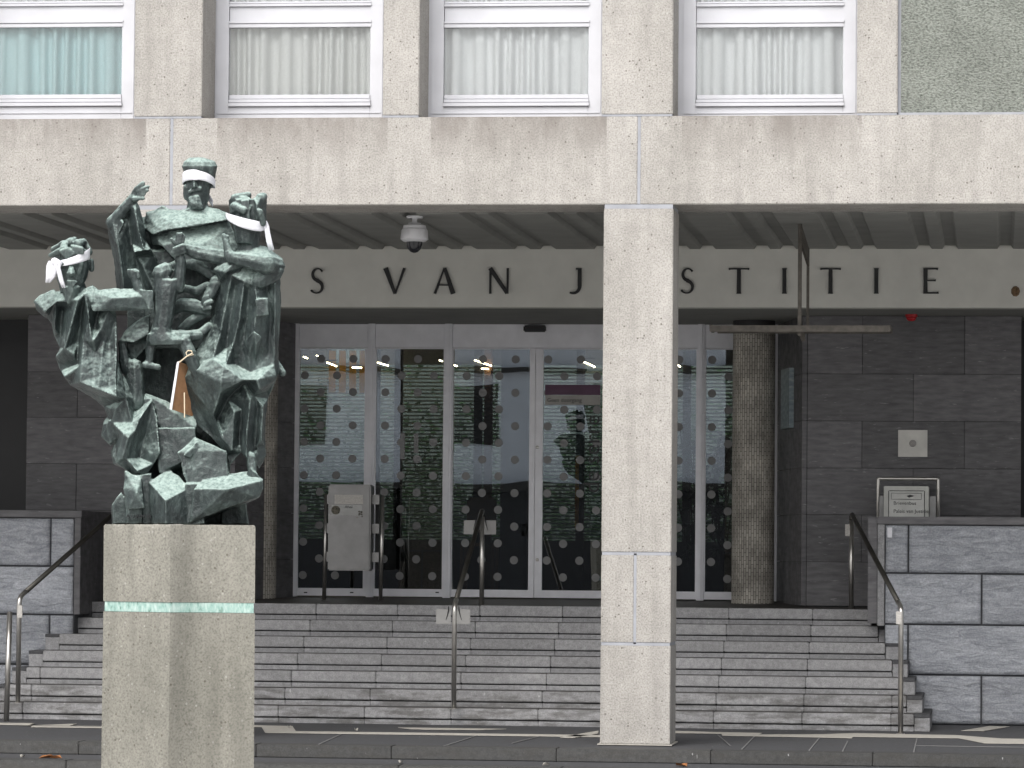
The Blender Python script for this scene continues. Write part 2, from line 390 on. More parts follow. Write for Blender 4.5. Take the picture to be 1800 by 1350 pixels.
# ---- the flight of steps
steps = thing('entrance_steps', (PX(860, YE, 1070), YB, 0), None, None, kind='structure')
XJ = [-6.909+.845*k for k in range(-4, 10)]
xl0, xr0 = PX(160, YE, 1070), PX(1532, YE, 1075); FLARE = .0785
rs = random.Random(3)
for i in range(NST):                               # i = 0 is the top step
    z1 = ZL - i*RISE; z0 = z1-RISE
    yf = YE - i*TREAD; yb = yf + TREAD + .03
    a, b = xl0 - FLARE*i*1.05, xr0 + FLARE*i
    sh = 0.0
    cuts = [a] + [x+sh for x in XJ if a+.12 < x+sh < b-.12] + [b]
    zs = z1 - .104
    if i == 0: yb = yf + .30
    for c, d in zip(cuts, cuts[1:]):
        dz = rs.uniform(-.0015, .0015); dy = rs.uniform(-.003, .003)
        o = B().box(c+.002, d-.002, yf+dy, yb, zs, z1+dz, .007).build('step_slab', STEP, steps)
        B().box(c+.002, d-.002, yf+.020+dy, yb-.06, z0-.004, zs-.013, .003).build('riser_stone', RISER, steps)
    B().box(a+.02, b-.02, yf+.05, yb-.05, z0, z1-.012).build('step_core', RUBBER, steps)
    if i:                                           # end blocks
        for s, xe in ((-1, a), (1, b)):
            x0, x1 = (xe-.150, xe-.004) if s < 0 else (xe+.004, xe+.150)
            B().box(x0, x1, yf+.03, YE-.56 if yf+.03 < YE-.6 else yf+.3, z0-.004, z1-.034, .004).build('end_block', RISER, steps)
            B().box(x0-.002, x1+.002, yf+.024, YE-.555 if yf+.03 < YE-.6 else yf+.3, z1-.034, z1-.002, .004).build('end_block_cap', PAVE, steps)
# landing floor: rises a little towards the doors
ld = B(); ZD = PZ(1050, YD, 700)
ld.solid([Vector((-12, YE+.30, ZL)), Vector((2, YE+.30, ZL)), Vector((2, YD+.4, ZD)), Vector((-12, YD+.4, ZD))],
         [Vector((-12, YE+.30, -.3)), Vector((2, YE+.30, -.3)), Vector((2, YD+.4, -.3)), Vector((-12, YD+.4, -.3))])
landing = ld.build('landing', LANDING); tag(landing, kind='structure')
def zland(Y): return ZL + (ZD-ZL)*(Y-YE-.3)/(YD+.1-YE)

# ---- rough stone cheek walls
def rough_block(parent, x0, x1, z0, z1, yf, seed):
    nx, nz = max(6, int((x1-x0)/.035)), max(6, int((z1-z0)/.035)); bm = B(); g = []
    for j in range(nz+1):
        row = []
        for i in range(nx+1):
            u_, v_ = i/nx, j/nz; e = min(u_*(x1-x0), (1-u_)*(x1-x0), v_*(z1-z0), (1-v_)*(z1-z0))
            k = min(1, e/.03)
            q = noise.fractal(Vector((x0+u_*(x1-x0)*1.2, seed*3.1, (z0+v_*(z1-z0))*4.5)), .6, 2.2, 5)
            row.append(bm.bm.verts.new((x0+u_*(x1-x0), yf - k*(.014+.026*q), z0+v_*(z1-z0))))
        g.append(row)
    for j in range(nz):
        for i in range(nx): bm.bm.faces.new((g[j][i], g[j][i+1], g[j+1][i+1], g[j+1][i]))
    ring = g[0][:] + [g[j][nx] for j in range(1, nz+1)] + [g[nz][i] for i in range(nx-1, -1, -1)] + [g[j][0] for j in range(nz-1, 0, -1)]
    bk = [bm.bm.verts.new((v.co.x, yf+.05, v.co.z)) for v in ring]
    for k in range(len(ring)): bm.bm.faces.new((ring[k], bk[k], bk[(k+1) % len(ring)], ring[(k+1) % len(ring)]))
    bm.bm.faces.new(bk[::-1])
    return bm.build('stone_block', RSTONE, parent, smooth=True)
YC = 5.1
DKM = simple('dark mortar', (.085,.088,.095), .9, bump=.3).m
wr = thing('retaining_wall', (PX(1680, YC), YC, 0), 'split grey stone wall right of the steps, in front of the letter box', 'wall', 'stone walls flanking the steps')
zr = [PZ(p, YC, 1700) for p in (1274, 1187, 1098.5, 1008.5, 923)]
xw0, xA, xB, xw1 = PX(1556, YC), PX(1597.5, YC), PX(1726.5, YC), 6.0
B().box(xw0, xw1, YC+.032, YC+.42, -.05, zr[4]).build('mortar_bed', DKM, wr)
sd_ = 0
for k in range(4):
    cuts = [xw0, xA if k in (3, 1) else xB] if True else []
    cuts = [xw0] + ([xA] if k in (3, 1) else []) + ([xB] if k in (0, 2) else []) + [xB+1.9 if k in (0, 2) else xA+2.2, xw1]
    for c, d in zip(cuts, cuts[1:]):
        sd_ += 1; rough_block(wr, c+.009, d-.009, zr[k]+.009, zr[k+1]-.009, YC, sd_)
B().box(PX(1543, YC), xw1, YC-.03, YC+.44, zr[4]+.004, PZ(909, YC, 1700), .006).build('coping', SLATE, wr)
B().box(PX(1543.5, YC), xw0-.002, YC-.012, YC+.4, PZ(1100, YC, 1550), zr[4]+.002, .004).build('edge_stone', RISER, wr)
B().box(PX(1528, YC+.3), PX(1543.5, YC)-.003, YC+.02, YC+.4, PZ(1096, YC, 1550), PZ(909, YC, 1550), .004).build('end_stone', SLATE, wr)
wl = thing('retaining_wall', (PX(30, YC), YC, 0), 'split grey stone wall left of the steps, behind the statue pedestal', 'wall', 'stone walls flanking the steps')
zl_ = [PZ(p, YC, 60) for p in (1256, 1168, 1080, 995, 910)]
xe1 = PX(133, YC); XLW = -13.0
B().box(XLW, xe1, YC+.032, YC+.42, -.05, zl_[4]).build('mortar_bed', DKM, wl)
for k in range(4):
    cuts = [XLW] + ([PX(91, YC)] if k in (3, 1) else [PX(91, YC)-1.4]) + [xe1]
    for c, d in zip(cuts, cuts[1:]):
        sd_ += 1; rough_block(wl, c+.009, d-.009, zl_[k]+.009, zl_[k+1]-.009, YC, sd_)
B().box(XLW, PX(146, YC), YC-.03, YC+.44, zl_[4]+.004, PZ(897, YC, 60), .006).build('coping', SLATE, wl)
B().box(xe1+.002, PX(144, YC), YC-.012, YC+.42, PZ(1080, YC, 140), zl_[4]+.002, .004).build('edge_stone', SLATE, wl)
B().box(PX(144, YC)+.003-.12, PX(144, YC)-.003, YC+.43, YS, ZL-.2, PZ(898, YC, 140), .004).build('end_stone', SLATE, wl)

# ================================================================== the courthouse
ct = thing('courthouse', (PX(900, 0), 4, 0), 'pale concrete courthouse front with recessed glass entrance and black lettering', 'building')
XL, XR = -25.0, 15.0
Z0B, Z1B = PZ(360.5, 0, 620), PZ(205, 0, 900)       # lintel bottom and top
xj1, xj2 = PX(295, 0), PX(1119.5, 0)
SP = xj2 - xj1
lj = [XL, xj1-SP, xj1, xj2, xj2+SP, xj2+2*SP, XR]
for a, b in zip(lj, lj[1:]):
    B().box(a+.011, b-.011, 0, .78, Z0B, Z1B, .008).build('lintel_block', LINTEL, ct)
    B().box(b-.013, b+.013, .006, .7, Z0B+.006, Z1B-.004).build('mortar_joint', MORTAR, ct)
PW = .305                                            # half width of a pillar
zj = [0.012, PZ(1132, 0, 1115), PZ(973, 0, 1115), Z0B-.022]
for xc in (xj1, xj2):
    for k in range(3):
        z0, z1 = zj[k]+(.010 if k else 0), zj[k+1]-.010
        if k == 1:
            B().box(xc-PW, xc-.018, 0, .61, z0, z1, .007).build('pillar_block', CONC, ct)
            B().box(xc+.002, xc+PW, 0, .61, z0, z1, .007).build('pillar_block', CONC, ct)
        else: B().box(xc-PW, xc+PW, 0, .61, z0, z1, .007).build('pillar_block', CONC, ct)
        B().box(xc-PW+.006, xc+PW-.006, .006, .60, z1-.004, z1+(.024 if k < 2 else .034)).build('mortar_joint', MORTAR, ct)
    B().box(xc-.020, xc+.004, .006, .60, zj[1], zj[2]).build('mortar_joint', MORTAR, ct)
    B().box(xc-PW-.02, xc+PW+.02, -.03, .63, 0.004, .012).build('mortar_bed', PALEPAVE, ct)
# ---- upper storey: piers, windows, roughcast panel
ZT = PZ(-160, 0, 900)
YW = .58
def pier(p0, p1):
    B().box(PX(p0, 0, 100), PX(p1, 0, 100), 0, YW+.14, Z1B+.014, ZT, .008).build('pier', CONC, ct)
    B().box(PX(p0, 0, 100)+.004, PX(p1, 0, 100)-.004, .006, YW+.1, Z1B-.002, Z1B+.016).build('mortar_joint', MORTAR, ct)
for a, b in ((-560, -440), (-170, -64-24), (236.5, 355.5), (673.5, 737), (1058, 1183), (1506.5, 1578)): pier(a, b)
x0 = PX(1582, .05, 100)
B().box(PX(1578, 0, 100)+.001, x0+.01, .05, .5, Z1B-.002, ZT).build('mortar_joint', MORTAR, ct)
B().box(x0+.01, XR, .035, .5, Z1B+.022, ZT).build('roughcast_panel', ROUGHCAST, ct)
B().box(x0, XR, .012, .5, Z1B-.002, Z1B+.02).build('mortar_joint', MORTAR, ct)
def frame_bars(b, x0, x1, z0, z1, wx, wz0, wz1, y0, y1):
    b.box(x0, x0+wx, y0, y1, z0, z1, .004); b.box(x1-wx, x1, y0, y1, z0, z1, .004)
    b.box(x0+wx+.0005, x1-wx-.0005, y0, y1, z0, z0+wz0, .004); b.box(x0+wx+.0005, x1-wx-.0005, y0, y1, z1-wz1, z1, .004)
def curtain_mesh(x0, x1, z0, z1, y, seed):
    r = random.Random(seed); N = 150; b = B(); ph = [r.uniform(0, 6.3) for _ in range(4)]
    tops = []; bots = []; mids = []
    for i in range(N+1):
        t = i/N; X = x0+(x1-x0)*t
        s_ = math.sin(t*62+2.6*math.sin(t*9+ph[0])+ph[1]); q = .042*s_*abs(s_)**-.4 if abs(s_) > .02 else 0
        q += .02*math.sin(t*24+ph[2])
        tops.append(b.bm.verts.new((X, y+q*.75, z1))); mids.append(b.bm.verts.new((X+.006*math.sin(t*15+ph[3]), y+q, z0+.14))); bots.append(b.bm.verts.new((X+.008*math.sin(t*15+ph[3]), y+q*1.1, z0)))
    for i in range(N):
        b.bm.faces.new((mids[i], mids[i+1], tops[i+1], tops[i])); b.bm.faces.new((bots[i], bots[i+1], mids[i+1], mids[i]))
    return b
def window(pl, pr, cm, seed, edge, py=(188, 167, 47.5, 37, 9.5, 3, 203)):
    ybot, yg0, yg1, yp0, yp1, yu, yfb = py
    x0, x1 = PX(pl, YW, 100), PX(pr, YW, 100)
    xo0, xo1 = x0 - max(0, x0-PX(edge[0], 0, 100)) - .001, PX(edge[1], 0, 100)
    Z = lambda p: PZ(p, YW, (pl+pr)/2)
    f = B(); z0 = Z1B+.004
    frame_bars(f, x0, x1, z0, ZT+.2, .115, Z(187.6)-z0, .1, YW, YW+.10)
    if x0-xo0 > .004: f.box(xo0, x0-.0005, YW+.01, YW+.10, z0, ZT+.2)
    if xo1-x1 > .004: f.box(x1+.0005, xo1, YW+.01, YW+.10, z0, ZT+.2)
    # mitred lip
    f.box(x0+.012, x1-.012, YW-.010, YW-.001, Z(200), Z(197.5), .003)
    wn = f.build('window', WHITE, ct)
    a, b = x0+.118, x1-.105
    s_ = B()
    s_.box(a, b, YW-.030, YW+.05, Z(187), Z(181), .003); s_.box(a+.004, b-.004, YW-.022, YW+.05, Z(180.2), Z(174.5), .003); s_.box(a+.008, b-.008, YW-.012, YW+.05, Z(173.8), Z(166.5), .003)
    s_.build('lower_rail', WHITE, wn)
    s_ = B(); s_.box(a, b, YW-.006, YW+.05, Z(48), Z(41.5), .003); s_.box(a, b, YW-.014, YW+.05, Z(40.8), Z(36.5), .003); s_.build('middle_rail', WHITE, wn)
    B().box(a+.003, b-.003, YW+.012, YW+.05, Z(36.2), Z(11.5)).build('spandrel_panel', WHITE, wn)
    s_ = B(); s_.box(a, b, YW-.014, YW+.05, Z(11), Z(6.5), .003); s_.box(a, b, YW-.006, YW+.05, Z(5.8), Z(2.5), .003); s_.build('upper_rail', WHITE, wn)
    for q0, q1 in ((166.3, 48.2), (2.2, -160)):
        B().box(a+.002, b-.002, YW+.020, YW+.026, Z(q0), Z(q1)).build('pane', GLASS, wn)
    curtain_mesh(a-.03, b+.03, Z(174), Z(20), YW+.115, seed).build('curtain', cm, wn, smooth=True)
    curtain_mesh(a-.03, b+.03, Z(10), Z(-170), YW+.115, seed+50).build('curtain', CURT, wn, smooth=True)
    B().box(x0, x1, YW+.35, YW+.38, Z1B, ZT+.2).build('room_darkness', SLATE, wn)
window(-64, 236, CURT_CYAN_LIT, 1, (-88, 236.5)); window(380, 673, CURT_G, 2, (355.5, 673.5)); window(757.5, 1057, CURT, 3, (737, 1058)); window(1200.5, 1505, CURT, 4, (1183, 1506.5))
B().box(XL, XR, YW+.4, 14.8, ZT-.3, ZT+.3).build('sky_block_roof', PLASTER, ct)  # unseen roof, added to block sky light
B().box(XL, XR, .80, 14.8, Z0B+.25, Z1B-.02).build('floor_slab', PLASTER, ct)
B().box(XL, XR, 14.6, 14.8, Z1B, ZT-.3).build('sky_block_wall', PLASTER, ct)  # unseen back wall, added to block sky light
# ---- portico ceiling with paired grooves
ZC = Z0B - .012
gx = []
for q in range(-14, 8):
    for p in (1609, 1660.7): gx.append(PX(p, .8, 373) + q*(PX(1769, .8, 373)-PX(1609, .8, 373)))
gx.sort(); cb = B(); prof = [(XL, ZC)]
for x in gx:
    if x < XL+1 or x > XR-1: continue
    prof += [(x-.078, ZC), (x-.05, ZC+.04), (x+.05, ZC+.04), (x+.078, ZC)]
prof += [(XR, ZC), (XR, ZC+.2), (XL, ZC+.2)]
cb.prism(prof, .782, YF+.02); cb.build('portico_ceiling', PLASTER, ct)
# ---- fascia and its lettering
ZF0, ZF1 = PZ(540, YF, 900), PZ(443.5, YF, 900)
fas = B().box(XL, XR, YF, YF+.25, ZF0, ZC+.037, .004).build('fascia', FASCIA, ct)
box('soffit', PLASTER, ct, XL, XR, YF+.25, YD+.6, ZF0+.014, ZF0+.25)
LM = simple('black letter paint', (.012,.012,.013), .45).m
def stroke(path, ws):
    L, R_ = [], []
    for i, (x, z) in enumerate(path):
        x2, z2 = path[min(i+1, len(path)-1)]; x1, z1 = path[max(i-1, 0)]
        dx, dz = x2-x1, z2-z1; l = math.hypot(dx, dz) or 1
        w_ = ws[i]/2; L.append((x-dz/l*w_, z+dx/l*w_)); R_.append((x+dz/l*w_, z-dx/l*w_))
    return L, R_
def add_stroke(b, path, ws, fx, y0, y1):
    L, R_ = stroke(path, ws)
    for i in range(len(path)-1):
        q = [L[i], L[i+1], R_[i+1], R_[i]]
        b.solid([Vector((fx(p)[0], y0, fx(p)[1])) for p in q], [Vector((fx(p)[0], y1, fx(p)[1])) for p in q])
def arc(cx, cz, rx, rz, a0, a1, k=12):
    return [(cx+rx*math.cos(math.radians(a0+(a1-a0)*i/k)), cz+rz*math.sin(math.radians(a0+(a1-a0)*i/k))) for i in range(k+1)]
def letter(ch, pc):
    b = B(); cx = PX(pc, YF, 494); zb, zt = PZ(516.5, YF, pc), PZ(471.5, YF, pc); h = zt-zb
    fx = lambda p: (cx+p[0]*h, zb+p[1]*h)
    y0 = [YF-.022]
    def st(path, ws): add_stroke(b, path, ws, fx, y0[0], YF+.004); y0[0] -= .0007
    if ch == 'I': st([(0,0),(0,.08),(0,.92),(0,1)], [.19,.155,.155,.19])
    elif ch == 'T':
        st([(0,0),(0,.08),(0,.98)], [.19,.155,.15]); st([(-.40,.965),(-.32,.972),(.32,.972),(.40,.965)], [.085,.055,.055,.085])
    elif ch == 'E':
        st([(-.2,0),(-.2,.5),(-.2,1)], [.17,.15,.17]); st([(-.2,.972),(.2,.972),(.28,.962)], [.055,.055,.085]); st([(-.2,.52),(.14,.52),(.20,.52)], [.05,.05,.08]); st([(-.2,.028),(.24,.030),(.31,.045)], [.056,.056,.09])
    elif ch == 'L': st([(-.2,0),(-.2,1)], [.16,.17]); st([(-.2,.028),(.24,.030),(.3,.045)], [.056,.056,.09])
    elif ch == 'V': st([(-.36,1),(0.02,0)], [.19,.12]); st([(.38,1),(.03,0)], [.10,.055])
    elif ch == 'A': st([(-.36,0),(.0,1)], [.10,.055]); st([(.02,1),(.36,0)], [.13,.19]); st([(-.22,.34),(.22,.34)], [.05,.05])
    elif ch == 'N': st([(-.33,0),(-.33,1)], [.085,.075]); st([(-.34,1),(.33,0.02)], [.17,.14]); st([(.35,0),(.35,1)], [.07,.09])
    elif ch == 'P': st([(-.2,0),(-.2,1)], [.17,.16]); st([(-.2,.972)]+arc(-.02,.735,.26,.237,90,-90)+[(-.2,.5)], [.055]+[.055+.09*math.sin(math.pi*i/12) for i in range(13)]+[.05])
    elif ch == 'U': st([(-.3,1),(-.3,.35)]+arc(0,.33,.3,.31,180,360)+[(.3,1)], [.16,.15]+[.14-.08*i/12 for i in range(13)]+[.07])
    elif ch == 'J': st([(.03,.972),(.24,.972)], [.06,.06]); st([(.18,1),(.18,.3)]+arc(-.08,.28,.26,.26,0,-118), [.155,.15]+[.14-.07*i/12 for i in range(13)])
    elif ch == 'S':
        p = arc(.03,.755,.20,.225,30,270,14); q = arc(-.02,.262,.235,.238,84,-150,14)
        ws = [.085,.07,.055,.055,.06,.075,.09,.10,.105,.11,.115,.12,.13,.135,.14] + [.14,.14,.135,.13,.12,.11,.10,.09,.075,.065,.055,.055,.06,.075,.09]
        st(p+q, ws)
    o = b.build('letter', LM, fas); return o
LETTERS = 0
for ch, pc in zip('PALEISVANJUSTITIE', (140, 225, 310, 395, 478, 557.5, 694, 781, 877, 1011, 1105, 1208, 1299, 1379, 1460, 1540.5, 1636)): letter(ch, pc)
c = P(1785, 512, YF)
B().hull([c+Vector((math.cos(a)*r_, y_, math.sin(a)*r_*1.2)) for a in [k*.7 for k in range(9)] for r_, y_ in ((.045, .0), (.03, -.03))]).build('broken_fitting', simple('brown stain', (.16,.10,.055), .9, var=.5, scale=40).m, fas)
# ---- dark slate side walls, each slab its own piece
def slab_wall(name, x0, x1, zcuts, vcuts):
    wb = B().box(x0, x1, YS+.03, YS+.3, ZL-.05, ZF0+.02).build(name, RUBBER, ct)
    for k in range(len(zcuts)-1):
        xs = [x0] + [v for v in vcuts[k] if x0+.05 < v < x1-.05] + [x1]
        for c, d in zip(xs, xs[1:]):
            B().box(c+.002, d-.002, YS+random.Random(k*7+int(c*90)).uniform(0, .004), YS+.031, zcuts[k+1]+.002, zcuts[k]-.002, .003).build('slate_slab', SLATE, wb)
    return wb
v1 = [PX(p, YS) for p in (1515, 1695)]; v2 = [PX(p, YS) for p in (1605,)]
zc = [ZF0+.012] + [PZ(p, YS, 1600) for p in (657.5, 740.5, 823.5, 905.5, 989)] + [ZL+.02]
xs1, xs2 = PX(1418.5, YS), PX(1795, YS)
slab_wall('slate_wall', xs1, xs2, zc, [v1, v2, v1, v2, v1, v2])
zc2 = [ZF0+.012] + [PZ(p, YS, 100) for p in (653.5, 733.5, 815, 897, 980)] + [ZL+.02]
a1 = [PX(p, YS) for p in (46+180, 46+360)]; a2 = [PX(p, YS) for p in (134.5, 314)]
xq = PX(405, YS)
slab_wall('slate_wall', PX(46, YS), xq, zc2, [a1, a2, a1, a2, a1, a2])
box('passage_shade', BLACK, ct, xs2-.05, XR, YS+.9, YS+1.0, ZL-.3, ZF0+.02)  # black sheets standing in for the deep shade of the side openings
box('passage_shade', BLACK, ct, XL, PX(46, YS)+.05, YS+.9, YS+1.0, ZL-.3, ZF0+.02)
# splayed reveals between the slate and the doors
xd0, xd1 = PX(513, YD), PX(1372, YD)
box('light_leak_wall', BLACK, ct, xd1+.02, XR, YD+.09, YD+.2, -.3, ZF0+.013); box('light_leak_wall', BLACK, ct, XL, xd0-.02, YD+.09, YD+.2, -.3, ZF0+.013)  # black walls added to stop courtyard light leaking past the slate
def splay(xa, ya, xb, yb, zs, flip=1):
    for k in range(len(zs)-1):
        t = Vector((xb-xa, yb-ya, 0)).normalized(); nn = Vector((t.y, -t.x, 0))*flip
        p = [Vector((xa, ya, zs[k+1]+.002)), Vector((xb, yb, zs[k+1]+.002)), Vector((xb, yb, zs[k]-.002)), Vector((xa, ya, zs[k]-.002))]
        B().solid(p, [q - nn*.05 for q in p]).build('reveal_slab', SLATE, ct)
splay(xd1+.012, YD, xs1-.003, YS+.004, zc, -1)
splay(xd0-.012, YD, xq+.003, YS+.004, zc2, 1)
# dark glass panel with a notice on the right reveal
ta, tb = Vector((xd1, YD, 0)), Vector((xs1, YS, 0)); tt = (tb-ta).normalized(); nn = Vector((tt.y, -tt.x, 0)); nn = nn if nn.x < 0 else -nn
def on_splay(u0, u1, z0, z1, off, th):
    p = [ta+tt*u0+nn*off, ta+tt*u1+nn*off]; L = (tb-ta).length
    q = [Vector((p[0].x, p[0].y, z0)), Vector((p[1].x, p[1].y, z0)), Vector((p[1].x, p[1].y, z1)), Vector((p[0].x, p[0].y, z1))]
    return B().solid(q, [v+nn*th for v in q])
LS = (tb-ta).length
box_ = on_splay(LS*.32, LS*.93, PZ(1045, 7.4, 1400), PZ(612, 7.4, 1400), .003, .02).build('wall_panel', BLACK, ct)
ns = on_splay(LS*.36, LS*.68, PZ(753, 7.3, 1396), PZ(648, 7.3, 1396), .05, .05)
NOTM = M('notice print', .35); NOTM.col(NOTM.ramp(NOTM.noise(9, 5, (1,1,2.5)), [(.3, (.16,.20,.23)), (.55, (.27,.33,.35)), (.7, (.42,.46,.47))]))
no = ns.build('notice_board', NOTM.m); tag(no, 'narrow blue grey notice board on the splayed slate wall beside the column', 'notice board')
# ---- round mosaic columns
def column(pc, hw, Yc):
    xc, r = PX(pc, Yc), hw*(Yc-.2-CAM.y)/FPX; z0, z1 = zland(Yc)-.01, ZF0-.06; seg = 48; b = B(); uvl = b.bm.loops.layers.uv.new('UVMap')
    for j in range(seg):
        a0, a1 = 2*math.pi*j/seg, 2*math.pi*(j+1)/seg; nzs = 4
        for k in range(nzs):
            za, zb = z0+(z1-z0)*k/nzs, z0+(z1-z0)*(k+1)/nzs
            vs_ = [b.bm.verts.new((xc+r*math.cos(a), Yc+r*math.sin(a), z)) for a, z in ((a0, za), (a1, za), (a1, zb), (a0, zb))]
            f = b.bm.faces.new(vs_)
            for lp, (a, z) in zip(f.loops, ((a0, za), (a1, za), (a1, zb), (a0, zb))): lp[uvl].uv = (z, a*r)
    bmesh.ops.remove_doubles(b.bm, verts=b.bm.verts, dist=1e-5)
    o = b.build('mosaic_column', MOSAIC, ct, smooth=True)
    B().lathe(xc, Yc, [(r*.99, z1), (r*.99, ZF0+.012)]).build('column_head', RUBBER, o)
    return xc, r
column(1324.5, 37.5, 7.55); column(451, 37.5, 7.55)

# ---- glass front
ZH = PZ(612, YD, 900); ZTOP = ZF0+.014; zb0 = ZD-.002
pxs = lambda p: PX(p, YD)
for p0, p1 in ((513.5, 524), (645.5, 658), (780, 793.5), (1225, 1238), (1360, 1371.5)):
    B().box(pxs(p0), pxs(p1), YD-.03, YD+.08, zb0, ZTOP, .004).build('mullion', ALU, ct)
for p0, p1 in ((649, 654.5), (784, 789), (1229, 1234)):
    B().box(pxs(p0), pxs(p1), YD-.045, YD-.0305, zb0, ZTOP, .003).build('cover_strip', ALU, ct)
for p0, p1 in ((524.2, 645.3), (658.2, 779.8), (793.7, 1224.8), (1238.2, 1359.8)):
    B().box(pxs(p0), pxs(p1), YD-.012, YD+.06, ZH+.004, ZTOP-.004, .004).build('transom_panel', ALU, ct)
sens = B().box(pxs(920), pxs(959), YD-.10, YD-.014, PZ(584, YD, 940), PZ(572.5, YD, 940), .012).build('motion_sensor', BLACK, ct)
ZB = PZ(1037, YD, 700)
dots_rng = random.Random(5)
_b = B().disc((0, 0, 0), 7.3*(YD-CAM.y)/FPX); DOTME = _b.mesh('dot_sticker', False); DOTME.materials.append(DOT)
def leaf(p0, p1, sl, sr, off, nm='glass_door'):
    x0, x1 = pxs(p0), pxs(p1); y0 = YD+off; b = B()
    k = (YD-CAM.y)/FPX
    frame_bars(b, x0, x1, zb0+.012, ZH, .001, ZB-zb0, .012, y0-.02, y0+.03)
    if sl: b.box(x0+.0015, x0+sl*k, y0-.0195, y0+.0295, ZB+.001, ZH-.013)
    if sr: b.box(x1-sr*k, x1-.0015, y0-.0195, y0+.0295, ZB+.001, ZH-.013)
    d = b.build(nm, ALU, ct)
    ga, gb = x0+max(sl*k, .002), x1-max(sr*k, .002)
    B().box(ga, gb, y0, y0+.008, ZB, ZH-.012).build('pane', DGLASS, d)
    R_ = 7.3*k; dx, dy = 58.2*k, 59.3*k
    for i in range(-12, 24):
        for j in range(-1, 9):
            for q in (0, 1):
                X = pxs(676)+(i+.5*q)*dx; Z = PZ(631, YD, 700)-(j+.5*q)*dy
                if ga+R_*.3 < X < gb-R_*.3 and ZB+R_ < Z < ZH-R_:
                    if X-R_ < ga or X+R_ > gb: continue
                    o = bpy.data.objects.new('dot_sticker', DOTME); link(o, d); o.location = Vector((X, y0-.003, Z)) - WLOC[d.name]
    return d, y0
d1, _ = leaf(524.5, 645, 1, 5, .01); d2, y2 = leaf(658.5, 779.5, 2, 1, .01); d3, y3 = leaf(794, 939.3, 1.5, 9.5, .025); d4, y4 = leaf(941, 1100, 13, 2, .025)
leaf(1100.5, 1224.5, 2, 1.5, .01); leaf(1238.5, 1359.5, 2, 2, .01)
for d, q in ((d1, (537, 618)), (d2, (768,)), (d3, ()), (d4, ())):
    for p in q: B().box(pxs(p), pxs(p+6), YD-.013, YD-.0095, PZ(1042.5, YD, p), PZ(1040.5, YD, p)).build('drain_slot', BLACK, d)
for z in (786, 984):
    c = P(944.5, z, y4-.02); B().lathe(0, 0, [(.018, 0), (.018, .012), (.008, .016)], 14).build('lock_cylinder', STEEL, d4)
    o = bpy.data.objects[[k for k in bpy.data.objects.keys() if k.startswith('lock_cylinder')][-1]]
    o.data.transform(Matrix.Rotation(math.pi/2, 4, 'X')); o.location = c - WLOC[d4.name]
# prints on the panes
pr = B(); yy = y2-.004
for p0, q0, p1, q1 in ((703, 761, 711, 807), (727, 762, 735, 796)): pr.box(pxs(p0), pxs(p1), yy-.001, yy, PZ(q1, YD, 720), PZ(q0, YD, 720))
pr.build('printed_bars', DOT, d2)
B().box(pxs(957), pxs(1054), y4-.0035, y4-.002, PZ(711.5, YD, 1000), PZ(694.5, YD, 1000)).build('notice_strip', simple('pale door film', (.34,.33,.31), .6).m, d4)
B().box(pxs(957), pxs(1054), y4-.0035, y4-.002, PZ(694, YD, 1000), PZ(676, YD, 1000)).build('purple_strip', simple('purple door film', (.085,.03,.07), .5).m, d4)
text('Geen doorgang', .060, d4, 'lettering', BLACK, Vector((pxs(991), y4-.005, PZ(703.5, YD, 1000))))
text('de serre', .25, d4, 'lettering', BLACK, Vector((pxs(1041), y4-.005, PZ(798, YD, 1040))), 0, math.pi/2)

# ---- lobby behind the glass
YB2 = 14.6
LOBW = simple('lobby wall', (.30,.29,.27), .8, var=.05).m; LOBF = simple('lobby floor', (.045,.043,.04), .35, var=.1).m
box('lobby_floor', LOBF, ct, -12, 2, YD+.41, YB2+.2, ZD-.3, ZD-.003)
box('lobby_ceiling', LOBW, ct, -12, 2, YD+.61, YB2+.2, 4.30, 4.45)
box('lobby_wall', LOBW, ct, -12.2, -12, YD+.41, YB2+.2, ZD-.3, 4.45); box('lobby_wall', LOBW, ct, 2, 2.2, YD+.41, YB2+.2, ZD-.3, 4.45)
zs0, zs1 = PZ(948, YB2, 700), PZ(640, YB2, 700)
box('lobby_wall', simple('dark lobby wall', (.035,.033,.03), .7).m, ct, -12, 2, YB2, YB2+.15, ZD-.3, zs0); xya, xyb = PX(574, YB2), PX(646, YB2); box('lobby_wall', LOBW, ct, -12, xya, YB2, YB2+.15, zs1, 4.45); box('lobby_wall', LOBW, ct, xyb, 2, YB2, YB2+.15, zs1, 4.45)
DARKP = simple('dark lobby post', (.03,.028,.026), .5).m
lv = B()
z = zs0+.02
while z < zs1:
    lv.box(-12, 2, YB2+.03, YB2+.075, z, z+.019); z += .046
lo = lv.build('louvre_slats', simple('white louvre blade', (.74,.80,.74), .5).m, ct); lo['kind'] = 'stuff'
for p in (840, 858, 1020, 1207, 660, 700):
    x = PX(p, YB2-.3); B().box(x-.05, x+.05, YB2-.35, YB2-.25, ZD, 4.3, .01).build('lobby_post', WOOD if p in (858,) else DARKP, ct)
x = PX(905, 12.5); B().box(x-.16, x+.16, 12.4, 12.7, ZD, 4.3, .01).build('lobby_post', simple('grey partition', (.16,.155,.17), .7).m, ct)
YEL = translucent('yellow blind', (.95,.60,.05))
for p in (576, 594, 612, 630): B().box(PX(p, 14.5), PX(p+12, 14.5), 14.52, 14.522, PZ(690, 14.5, 600), PZ(616, 14.5, 600)).build('yellow_panel', YEL, ct)
B().box(PX(1012, 13.2), PX(1018, 13.2), 13.15, 13.2, PZ(930, 13.2, 1012), PZ(800, 13.2, 1012)).build('yellow_panel', YEL, ct)
